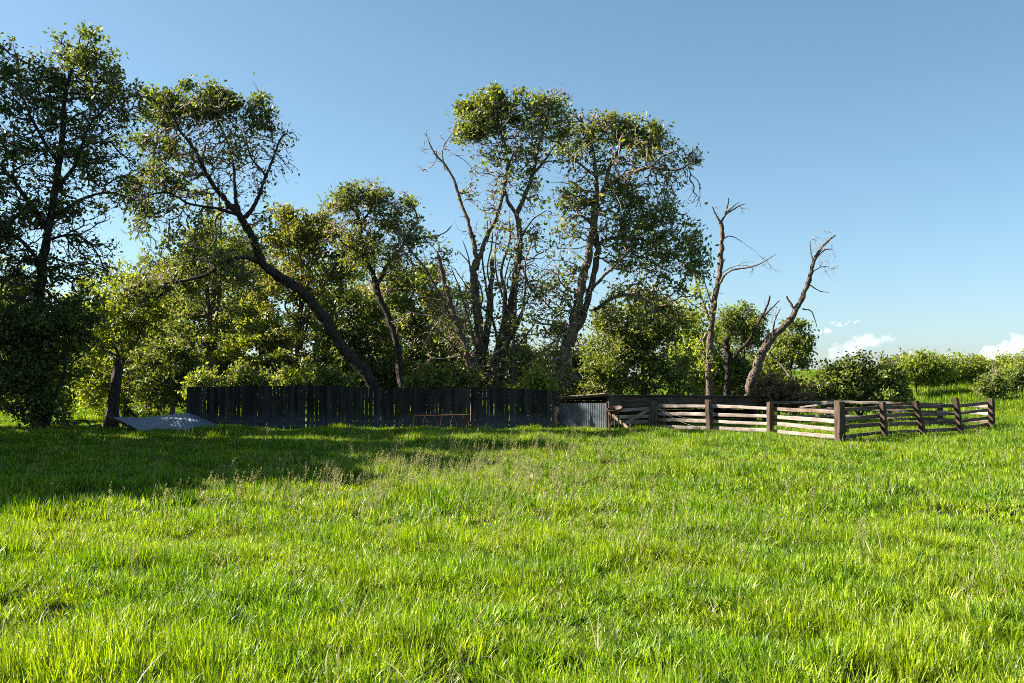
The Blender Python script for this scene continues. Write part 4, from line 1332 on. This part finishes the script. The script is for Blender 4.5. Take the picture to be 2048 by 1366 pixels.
# -- undergrowth showing over the fence top
for i, (px, Y, rx, lf, lab) in enumerate([
        (420, 39.5, 45, 'leaf_lime', 'bright low shrub over the fence top at its far left end'),
        (500, 40.0, 45, 'leaf', 'low green shrub over the fence top left of the leaning trunk'),
        (590, 39.5, 48, 'leaf_lime', 'bright low shrub over the fence top below the olive tree'),
        (670, 40.0, 40, 'leaf', 'green shrub over the fence top at the foot of the leaning trunk'),
        (850, 39.2, 46, 'leaf', 'green shrub over the fence top right of the forked tree'),
        (920, 39.2, 34, 'leaf_olive', 'olive shrub over the fence top at the foot of the many-stemmed cottonwood'),
        (1070, 39.0, 34, 'leaf_lime', 'pale shrub over the fence top near its right end')]):
    make_tree('fence_shrub', lab, 'shrub', Y, [([(px, 840), (px - 5, 800), (px + 4, 765)], 4, 2), ([(px, 820), (px - 20, 780), (px - 28, 755)], 3, 1.5), ([(px, 820), (px + 20, 780), (px + 26, 756)], 3, 1.5)],
              [(px - rx * 0.5, 770 + random.uniform(-16, 8), rx * 0.5, 22, 50, 18), (px + rx * 0.5, 772 + random.uniform(-18, 6), rx * 0.5, 22, 50, 18), (px, 795, rx, 24, 50, 16), (px + random.uniform(-14, 14), 752, rx * 0.3, 26, 22, 12)],
              leaf=lf, seed=50 + i, thin=0.75, bare=0.5, group='shrubs behind the board fence', crown_name='foliage', trunk_name='stem', bark='bark_dark')

# -- shrubs at the right
make_tree('brown_bush', 'brown twiggy half-dead bush at the shed\'s far end', 'shrub', 42.5,
          [([(1560, 830), (1555, 790), (1545, 765)], 4, 2), ([(1565, 825), (1580, 790), (1600, 770)], 4, 2), ([(1560, 820), (1530, 790), (1520, 770)], 3, 1.5)],
          [(1545, 775, 36, 28, 150, 7), (1590, 790, 40, 26, 150, 8), (1560, 800, 60, 24, 110, 10), (1520, 800, 24, 16, 50, 16)],
          leaf='leaf_dry', seed=60, bark='bark', crown_name='foliage', trunk_name='stem')
make_tree('round_shrub', 'big round green shrub behind the fence corner post', 'shrub', 43.5,
          [([(1720, 835), (1715, 790), (1700, 755)], 5, 2), ([(1722, 830), (1745, 790), (1770, 760)], 5, 2), ([(1718, 830), (1680, 790), (1655, 765)], 5, 2)],
          [(1720, 755, 50, 30, 200, 26), (1770, 765, 36, 34, 170, 26), (1670, 765, 45, 28, 170, 24), (1720, 790, 90, 28, 200, 22), (1785, 795, 28, 20, 70, 24), (1640, 775, 30, 26, 80, 18), (1735, 722, 14, 18, 26, 10), (1660, 735, 26, 14, 30, 8), (1690, 728, 8, 14, 12, 8), (1765, 730, 9, 14, 12, 8), (1800, 752, 8, 12, 12, 8), (1650, 800, 40, 22, 80, 20)],
          leaf='leaf', seed=61, bare=0.6, thin=0.8, bark='bark_dark', crown_name='foliage', trunk_name='stem')
hill = [(1835, 52, 42, 735, 'tall hillside shrub with twiggy top behind the round shrub', 'leaf_lime'),
        (1880, 55, 36, 738, 'hillside shrub at the middle of the hill crest', 'leaf_lime'),
        (1925, 56, 38, 742, 'hillside shrub left of the white cloud on the hill crest', 'leaf_lime'),
        (1965, 57, 36, 745, 'hillside shrub below the white cloud on the hill crest', 'leaf_lime'),
        (2010, 56, 40, 738, 'hillside shrub second from the right frame edge', 'leaf_lime'),
        (2055, 55, 40, 734, 'hillside shrub cut by the right frame edge', 'leaf_lime'),
        (1985, 49, 22, 768, 'small shrub in the hillside grass before the crest', 'leaf'),
        (2040, 51, 24, 764, 'dark small shrub near the right frame edge before the crest', 'leaf_dark'),
        (1800, 58, 40, 742, 'hillside shrub mostly hidden by the round shrub', 'leaf_olive')]
for i, (px, Y, rx, cy, lab, lf) in enumerate(hill):
    gy_ = gz((px - 1024) / F * Y, Y)
    big = rx > 30
    make_tree('hillside_shrub', lab, 'shrub', Y,
              [([(px, cy + 40), (px - 4, cy + 15), (px + 2, cy - 5)], 3, 1.5), ([(px, cy + 34), (px - rx * 0.5, cy + 8), (px - rx * 0.6, cy - 4)], 2.5, 1.2), ([(px, cy + 34), (px + rx * 0.5, cy + 8), (px + rx * 0.6, cy - 4)], 2.5, 1.2)],
              [(px, cy, rx, 20 if big else 14, 190 if big else 90, 24), (px - rx * 0.5, cy + 14, rx * 0.7, 20 if big else 12, 100 if big else 40, 24), (px + rx * 0.5, cy + 12, rx * 0.7, 20 if big else 12, 100 if big else 40, 24), (px + random.uniform(-15, 15), cy - 20, rx * 0.6, 8, 24 if big else 6, 8)]
              + [(px + random.uniform(-rx, rx), cy - random.uniform(10, 28), random.uniform(4, 9), random.uniform(6, 12), 9, 7) for _ in range(6 if big else 2)]
              + [(px + random.uniform(-rx, rx) * 1.3, cy + random.uniform(2, 24), rx * 0.5, 12, 40, 20) for _ in range(3 if big else 0)],
              leaf=lf, seed=70 + i, group='shrubs along the hill crest', crown_name='foliage', trunk_name='stem', bark='bark_dark', leaf_size=0.13, bare=0.5, thin=0.85)

# -- trees standing outside the frame on the left; only their shade reaches the picture
for i, (X, Y, H, W) in enumerate([(-20.8, 18.0, 8.8, 5.0), (-21.0, 21.8, 10.6, 5.0), (-21.5, 25.8, 12.4, 5.0), (-22.0, 29.8, 14.0, 5.0), (-24.5, 36.2, 17.5, 4.4)]):
    s = F / Y
    bx = 1024 + X * s
    def py_(z):
        return 766 - (z - CAM_Z) * s
    make_tree('meadow_tree', ['low tree outside the frame nearest the viewer on the left', 'second tree outside the frame on the left', 'third tree outside the frame on the left',
                              'fourth tree outside the frame on the left', 'tall tree outside the frame beside the far left cottonwood'][i], 'tree', Y,
              [([(bx, py_(0)), (bx + 10, py_(H * 0.3)), (bx - 8, py_(H * 0.6)), (bx + 4, py_(H * 0.9))], 0.5 * s, 0.08 * s), ([(bx, py_(H * .35)), (bx + W * .4 * s, py_(H * .6), 1)], 0.2 * s, 0.06 * s), ([(bx, py_(H * .4)), (bx - W * .4 * s, py_(H * .65), -1)], 0.2 * s, 0.06 * s)],
              [(bx, py_(H * 0.78), W * 0.6 * s, H * 0.22 * s, 420, 24), (bx + W * 0.35 * s, py_(H * 0.5), W * 0.5 * s, H * 0.22 * s, 360, 24), (bx - W * 0.35 * s, py_(H * 0.5), W * 0.5 * s, H * 0.22 * s, 360, 24), (bx, py_(H * .22), W * 0.8 * s, H * 0.2 * s, 380, 24)],
              leaf='leaf_dark', seed=90 + i, group='trees beyond the left frame edge', leaf_size=0.36)

# ------------------------------------------------------------------ broken stump and fallen branch
st_b = at(222, 850, 37.2)
P = np.array([list(at(x_, y_, 37.2)) for x_, y_ in ((222, 858), (223, 835), (227, 805), (231, 775), (235, 745), (240, 728))])
P[0, 2] = -0.1
sides = 18
ang = np.arange(sides) * 2 * math.pi / sides
rad = np.array([0.36, 0.26, 0.215, 0.195, 0.175, 0.14])[:, None] * (1 + rng.normal(size=(6, sides)) * 0.05 + 0.16 * np.sin(ang * 4 + 1)[None] + 0.08 * np.sin(ang * 9)[None])
V, Q = tube_np(P, rad, sides)
V = V.reshape(6, sides, 3)
V[-1, :, 2] += np.abs(rng.normal(size=sides)) * 0.12 + 0.12 * np.maximum(np.cos(ang - 0.6), -0.6)
V[-2, :, 2] += rng.normal(size=sides) * 0.04
cap_c = P[-1] - np.array([0, 0, 0.25])
V = np.concatenate([V.reshape(-1, 3), cap_c[None]])
ci = len(V) - 1
T = [(5 * sides + (i + 1) % sides, ci, 5 * sides + i) for i in range(sides)]
sloc = np.array([P[0, 0], P[0, 1], 0])
stump = link('broken_stump', np_mesh('broken_stump', V - sloc, Q, np.array(T)), M['bark_dark'], None, sloc)
tag(stump, 'tall jagged broken tree stump standing at the left end of the metal sheet', 'stump')
make_tree('fallen_branch', 'dark crooked fallen branch lying in the grass left of the stump', 'branch', 36.6,
          [([(215, 838), (200, 852), (182, 852), (172, 842), (150, 841), (120, 847)], 5, 2), ([(182, 852), (170, 858), (150, 862)], 3, 1.5)],
          [(160, 845, 20, 8, 8, 0), (200, 845, 12, 8, 5, 0)], bark='bark_dark', twig='twig_dark', seed=99, base=at(215, 850, 36.6), trunk_name='limb')
make_tree('fallen_branch', 'thin upright dead branch leaning on the right side of the stump', 'branch', 37.4,
          [([(244, 845), (252, 810), (258, 780), (256, 750), (250, 728)], 4, 1.5), ([(256, 818), (270, 832), (282, 842)], 7, 4)],
          [(262, 740, 14, 20, 10, 2)], bark='bark_dark', twig='twig', seed=98, trunk_name='limb')

# ------------------------------------------------------------------ grass
src = bpy.data.collections.new('grass_sources')      # not linked to the scene: only instanced


def blade_tuft(name, nb, radius, hmin, hmax, wid, seg, mat, seed, lean=0.5, curl=0.6):
    r = np.random.default_rng(seed)
    V, Q = [], []
    for b in range(nb):
        a = r.uniform(0, 2 * math.pi)
        rr = radius * math.sqrt(r.uniform())
        p = np.array([rr * math.cos(a), rr * math.sin(a), -0.02])
        az = a + r.normal() * 0.9
        d = np.array([math.cos(az), math.sin(az), 0])
        s = np.array([-d[1], d[0], 0])
        tw = r.normal() * 0.8
        s = s * math.cos(tw) + d * math.sin(tw)
        H = r.uniform(hmin, hmax)
        w = wid * r.uniform(0.6, 1.25)
        th = abs(r.normal()) * lean * 0.5
        cu = abs(r.normal()) * curl
        base = len(V)
        q = p.copy()
        for i in range(seg + 1):
            t = i / seg
            ww = w * (1 - t ** 1.8) * (0.75 + 0.5 * min(t * 3, 1)) / 2
            V.append(q - s * ww)
            V.append(q + s * ww)
            an = th + cu * t
            q = q + (d * math.sin(an) + np.array([0, 0, 1]) * math.cos(an)) * (H / seg)
        for i in range(seg):
            k_ = base + i * 2
            Q.append((k_, k_ + 1, k_ + 3, k_ + 2))
    me = np_mesh(name, np.array(V), np.array(Q), smooth=True)
    me.materials.append(mat)
    o = bpy.data.objects.new(name, me)
    src.objects.link(o)
    return o


def seed_stalk(name, n, h, mat_s, mat_h, seed, radius=0.12):
    """thin straw stalks that carry feathery panicles"""
    r = np.random.default_rng(seed)
    V, Q, T, mi = [], [], [], []
    for b in range(n):
        a = r.uniform(0, 6.28)
        p = np.array([radius * r.uniform() * math.cos(a), radius * r.uniform() * math.sin(a), 0])
        az = r.normal() * 0.9 + 0.2
        d = np.array([math.cos(az), math.sin(az), 0])
        H = h * r.uniform(0.75, 1.15)
        pts = []
        q = p.copy()
        for i in range(6):
            an = 0.08 + 0.09 * i * i / 5 * r.uniform(0.6, 1.5)
            pts.append(q.copy())
            q = q + (d * math.sin(an) + np.array([0, 0, 1]) * math.cos(an)) * H / 5
        Vt, Qt = tube_np(np.array(pts), np.linspace(0.0022, 0.0012, 6), 3)
        o_ = len(V)
        V += list(Vt)
        Q += [tuple(f + o_) for f in Qt]
        mi += [0] * len(Qt)
        tip = pts[-1]
        ax_ = (pts[-1] - pts[-3])
        ax_ /= np.linalg.norm(ax_)
        for s_ in range(26):
            t = r.uniform(-0.02, 0.15)
            c = tip + ax_ * (t - 0.06) + r.normal(size=3) * 0.014 * (1.25 - t / 0.16)
            dd = ax_ + r.normal(size=3) * 0.5
            dd /= np.linalg.norm(dd)
            ss = np.cross(dd, r.normal(size=3))
            ss /= np.linalg.norm(ss)
            l_ = r.uniform(0.008, 0.018)
            o_ = len(V)
            V += [c - dd * l_, c + ss * 0.004, c + dd * l_, c - ss * 0.004]
            Q.append((o_, o_ + 1, o_ + 2, o_ + 3))
            mi.append(1)
    me = np_mesh(name, np.array(V), np.array(Q))
    me.materials.append(mat_s)
    me.materials.append(mat_h)
    me.polygons.foreach_set('material_index', np.array(mi, np.int32))
    o = bpy.data.objects.new(name, me)
    src.objects.link(o)
    return o


def scatter(name, label, cat, pts, rots, scl, pick, sources):
    """one object whose points carry instances of the given clumps"""
    col = bpy.data.collections.new(name + '_clumps')
    for i, s_ in enumerate(sources):
        s_.name = '%s_clump_%02d' % (name, i)
        col.objects.link(s_)
    me = bpy.data.meshes.new(name)
    me.vertices.add(len(pts))
    me.vertices.foreach_set('co', np.asarray(pts, np.float32).ravel())
    at_r = me.attributes.new('rot', 'FLOAT_VECTOR', 'POINT')
    at_r.data.foreach_set('vector', np.asarray(rots, np.float32).ravel())
    at_s = me.attributes.new('scl', 'FLOAT_VECTOR', 'POINT')
    at_s.data.foreach_set('vector', np.asarray(scl, np.float32).ravel())
    at_p = me.attributes.new('pick', 'INT', 'POINT')
    at_p.data.foreach_set('value', np.asarray(pick, np.int32))
    o = bpy.data.objects.new(name, me)
    COL.objects.link(o)
    tag(o, label, cat, kind='stuff')
    ng = bpy.data.node_groups.new(name + '_scatter', 'GeometryNodeTree')
    ng.interface.new_socket('Geometry', in_out='INPUT', socket_type='NodeSocketGeometry')
    ng.interface.new_socket('Geometry', in_out='OUTPUT', socket_type='NodeSocketGeometry')
    gi = ng.nodes.new('NodeGroupInput')
    go = ng.nodes.new('NodeGroupOutput')
    ci_ = ng.nodes.new('GeometryNodeCollectionInfo')
    ci_.inputs['Collection'].default_value = col
    ci_.inputs['Separate Children'].default_value = True
    ci_.inputs['Reset Children'].default_value = True
    ip = ng.nodes.new('GeometryNodeInstanceOnPoints')
    ip.inputs['Pick Instance'].default_value = True
    def attr(nm, dt):
        a_ = ng.nodes.new('GeometryNodeInputNamedAttribute')
        a_.data_type = dt
        a_.inputs['Name'].default_value = nm
        return a_.outputs['Attribute']
    e2r = ng.nodes.new('FunctionNodeEulerToRotation')
    ng.links.new(attr('rot', 'FLOAT_VECTOR'), e2r.inputs[0])
    ng.links.new(gi.outputs[0], ip.inputs['Points'])
    ng.links.new(ci_.outputs[0], ip.inputs['Instance'])
    ng.links.new(attr('pick', 'INT'), ip.inputs['Instance Index'])
    ng.links.new(e2r.outputs[0], ip.inputs['Rotation'])
    ng.links.new(attr('scl', 'FLOAT_VECTOR'), ip.inputs['Scale'])
    ng.links.new(ip.outputs[0], go.inputs[0])
    md = o.modifiers.new('scatter', 'NODES')
    md.node_group = ng
    return o


def pnoise(x, y, s, seed=0):
    return np.array([mnoise.noise((a * s + seed, b * s - seed, seed * 0.7)) for a, b in zip(x, y)])


def field(y0, y1, dens, margin=1.5, side=0.53):
    n = int(dens * (side * (y1 ** 2 - y0 ** 2) + 2 * margin * (y1 - y0)))
    u = rng.uniform(size=n * 2)
    y = np.sqrt(y0 ** 2 + u * (y1 ** 2 - y0 ** 2))
    xx_ = rng.uniform(-1, 1, n * 2) * (side * y + margin)
    return xx_[:n], y[:n]


near_t = [blade_tuft('t', 46, 0.11, 0.11, 0.20, 0.0105, 4, M['grass'], 300 + i, 0.6, 0.8) for i in range(8)]
far_t = [blade_tuft('t', 44, 0.19, 0.13, 0.22, 0.016, 3, M['grass'], 320 + i, 0.6, 0.8) for i in range(6)]
hill_t = [blade_tuft('t', 40, 0.36, 0.16, 0.36, 0.024, 2, M['grass'], 340 + i, 0.5, 0.6) for i in range(4)]


def grass_patch(name, label, y0, y1, dens, sources, hs=1.0, mask=None):
    x_, y_ = field(y0, y1, dens)
    if mask is not None:
        k_ = mask(x_, y_)
        x_, y_ = x_[k_], y_[k_]
    n = len(x_)
    nz = pnoise(x_, y_, 0.55, 3) + 0.6 * pnoise(x_, y_, 1.7, 9)
    h = hs * (0.92 + 0.6 * nz + 1.3 * np.maximum(0, nz - 0.3)) * rng.uniform(0.8, 1.2, n)
    h = np.clip(h, 0.55, 1.8)
    z = ground_z(x_, y_)
    tilt = rng.normal(size=(n, 2)) * 0.13
    rot = np.stack([tilt[:, 0], tilt[:, 1] + 0.06, rng.uniform(0, 6.28, n)], -1)
    wv_ = rng.uniform(0.9, 1.2, n)
    scatter(name, label, 'grass', np.stack([x_, y_, z], -1), rot, np.stack([wv_, wv_, h], -1), rng.integers(0, len(sources), n), sources)


grass_patch('meadow_grass', 'bright green pasture grass of the near meadow', 3.6, 13, 74, near_t)
grass_patch('meadow_grass_far', 'green pasture grass reaching from the middle of the meadow to the fences', 13, 46, 30, far_t,
            mask=lambda x_, y_: ~((y_ > 37.3) & (x_ > -11) & (x_ < 1.5) & (y_ < 46) & (rng.uniform(size=len(y_)) < 0.6)))
grass_patch('hillside_grass', 'pale green grass on the rising ground behind the fences', 46, 90, 9, hill_t, 1.1)

# dry straw blades and seed heads
straw_t = [blade_tuft('t', 3, 0.08, 0.22, 0.42, 0.008, 5, M['straw'], 360 + i, 0.9, 1.1) for i in range(6)]
x_, y_ = field(3.8, 34, 2.4)
n = len(x_)
scatter('dry_grass', 'scattered dry straw blades among the green grass', 'grass', np.stack([x_, y_, ground_z(x_, y_) + 0.03], -1),
        np.stack([rng.normal(size=n) * 0.2, rng.normal(size=n) * 0.2, rng.uniform(0, 6.28, n)], -1), np.repeat(rng.uniform(0.8, 1.25, (n, 1)), 3, 1), rng.integers(0, 6, n), straw_t)
seed_t = [seed_stalk('t', 3, 0.36, M['straw'], M['seed'], 380 + i) for i in range(6)]
x_, y_ = field(7.5, 34, 9.0)
px_ = 1024 + x_ / y_ * F
dens = np.exp(-((x_ + 0.6 + (22 - y_) * 0.12) / 3.2) ** 2 - ((y_ - 19.5) / 6.0) ** 2) * 1.1 + 0.025 + 0.16 * np.exp(-((x_ - 2.5) / 3) ** 2 - ((y_ - 11) / 4) ** 2)
keep = rng.uniform(size=len(x_)) < dens
x_, y_ = x_[keep], y_[keep]
n = len(x_)
scatter('seeding_grass', 'tan feathery seed heads standing above the middle of the meadow', 'grass', np.stack([x_, y_, ground_z(x_, y_)], -1),
        np.stack([rng.normal(size=n) * 0.1, rng.normal(size=n) * 0.1 + 0.05, rng.normal(size=n) * 0.7], -1), np.repeat(rng.uniform(0.75, 1.15, (n, 1)), 3, 1), rng.integers(0, 6, n), seed_t)

# ------------------------------------------------------------------ clouds
cm, cnt_, cout = new_mat('cloud_vapour')
pv = N(cnt_, 'ShaderNodeVolumePrincipled')
pv.inputs['Color'].default_value = (1, 1, 1, 1)
pv.inputs['Density'].default_value = 0.0093
pv.inputs['Anisotropy'].default_value = 0.1
cnt_.links.new(pv.outputs[0], cout.inputs['Volume'])
tex = bpy.data.textures.new('cloud_billow', 'CLOUDS')
tex.noise_scale = 18
tex.noise_depth = 4
CY = 3000.0
ck = CY / F


cm2 = cm.copy()
cm2.name = 'cloud_wisp_vapour'
[n_ for n_ in cm2.node_tree.nodes if n_.type == 'PRINCIPLED_VOLUME'][0].inputs['Density'].default_value = 0.03


def cloud(label, puffs, seed, voxel=4.5, strength=13, mat=None):
    r = random.Random(seed)
    c0 = at(puffs[0][0], puffs[0][1], CY)
    bm = bmesh.new()
    for (px, py, rx, ry) in puffs:
        for _ in range(max(10, int(rx / 1.2))):
            a, b, c = r.gauss(0, .42), r.gauss(0, .42), r.gauss(0, .42)
            p = at(px + a * rx, py + b * ry, CY + c * rx * ck)
            s = ry * ck * r.uniform(0.3, 0.62)
            bmesh.ops.create_icosphere(bm, subdivisions=2, radius=s, matrix=Matrix.Translation(p - c0))
    me = bpy.data.meshes.new('cloud')
    bm.to_mesh(me)
    bm.free()
    me.materials.append(mat or cm)
    o = bpy.data.objects.new('cloud', me)
    COL.objects.link(o)
    o.location = c0
    rm = o.modifiers.new('remesh', 'REMESH')
    rm.mode = 'VOXEL'
    rm.voxel_size = voxel
    dm = o.modifiers.new('billow', 'DISPLACE')
    dm.texture = tex
    dm.strength = strength
    dm.mid_level = 0.6
    tag(o, label, 'cloud', 'clouds low over the hill')


cloud('long slanting white cloud above the round shrub', [(1670, 708, 28, 12), (1700, 695, 34, 16), (1735, 685, 36, 16), (1770, 679, 26, 9), (1788, 676, 12, 5)], 1)
cloud('tiny flat cloud left of the long slanting cloud', [(1640, 665, 18, 6), (1658, 663, 14, 7), (1648, 660, 14, 6)], 2, 3, 7, cm2)
cloud('faint wisp of cloud just above the tiny flat cloud', [(1682, 648, 22, 6), (1712, 644, 16, 5)], 3, 2.5, 5, cm2)
cloud('bright billowing cloud at the right frame edge', [(1975, 715, 24, 20), (2000, 703, 26, 18), (2035, 695, 30, 22), (2075, 690, 34, 26), (2030, 725, 60, 16)], 4)
cloud('low white cloud bank peeping over the hill shrubs', [(1795, 720, 22, 10), (1835, 717, 26, 9), (1870, 710, 20, 9), (1905, 714, 20, 9)], 5, 4, 9, cm2)
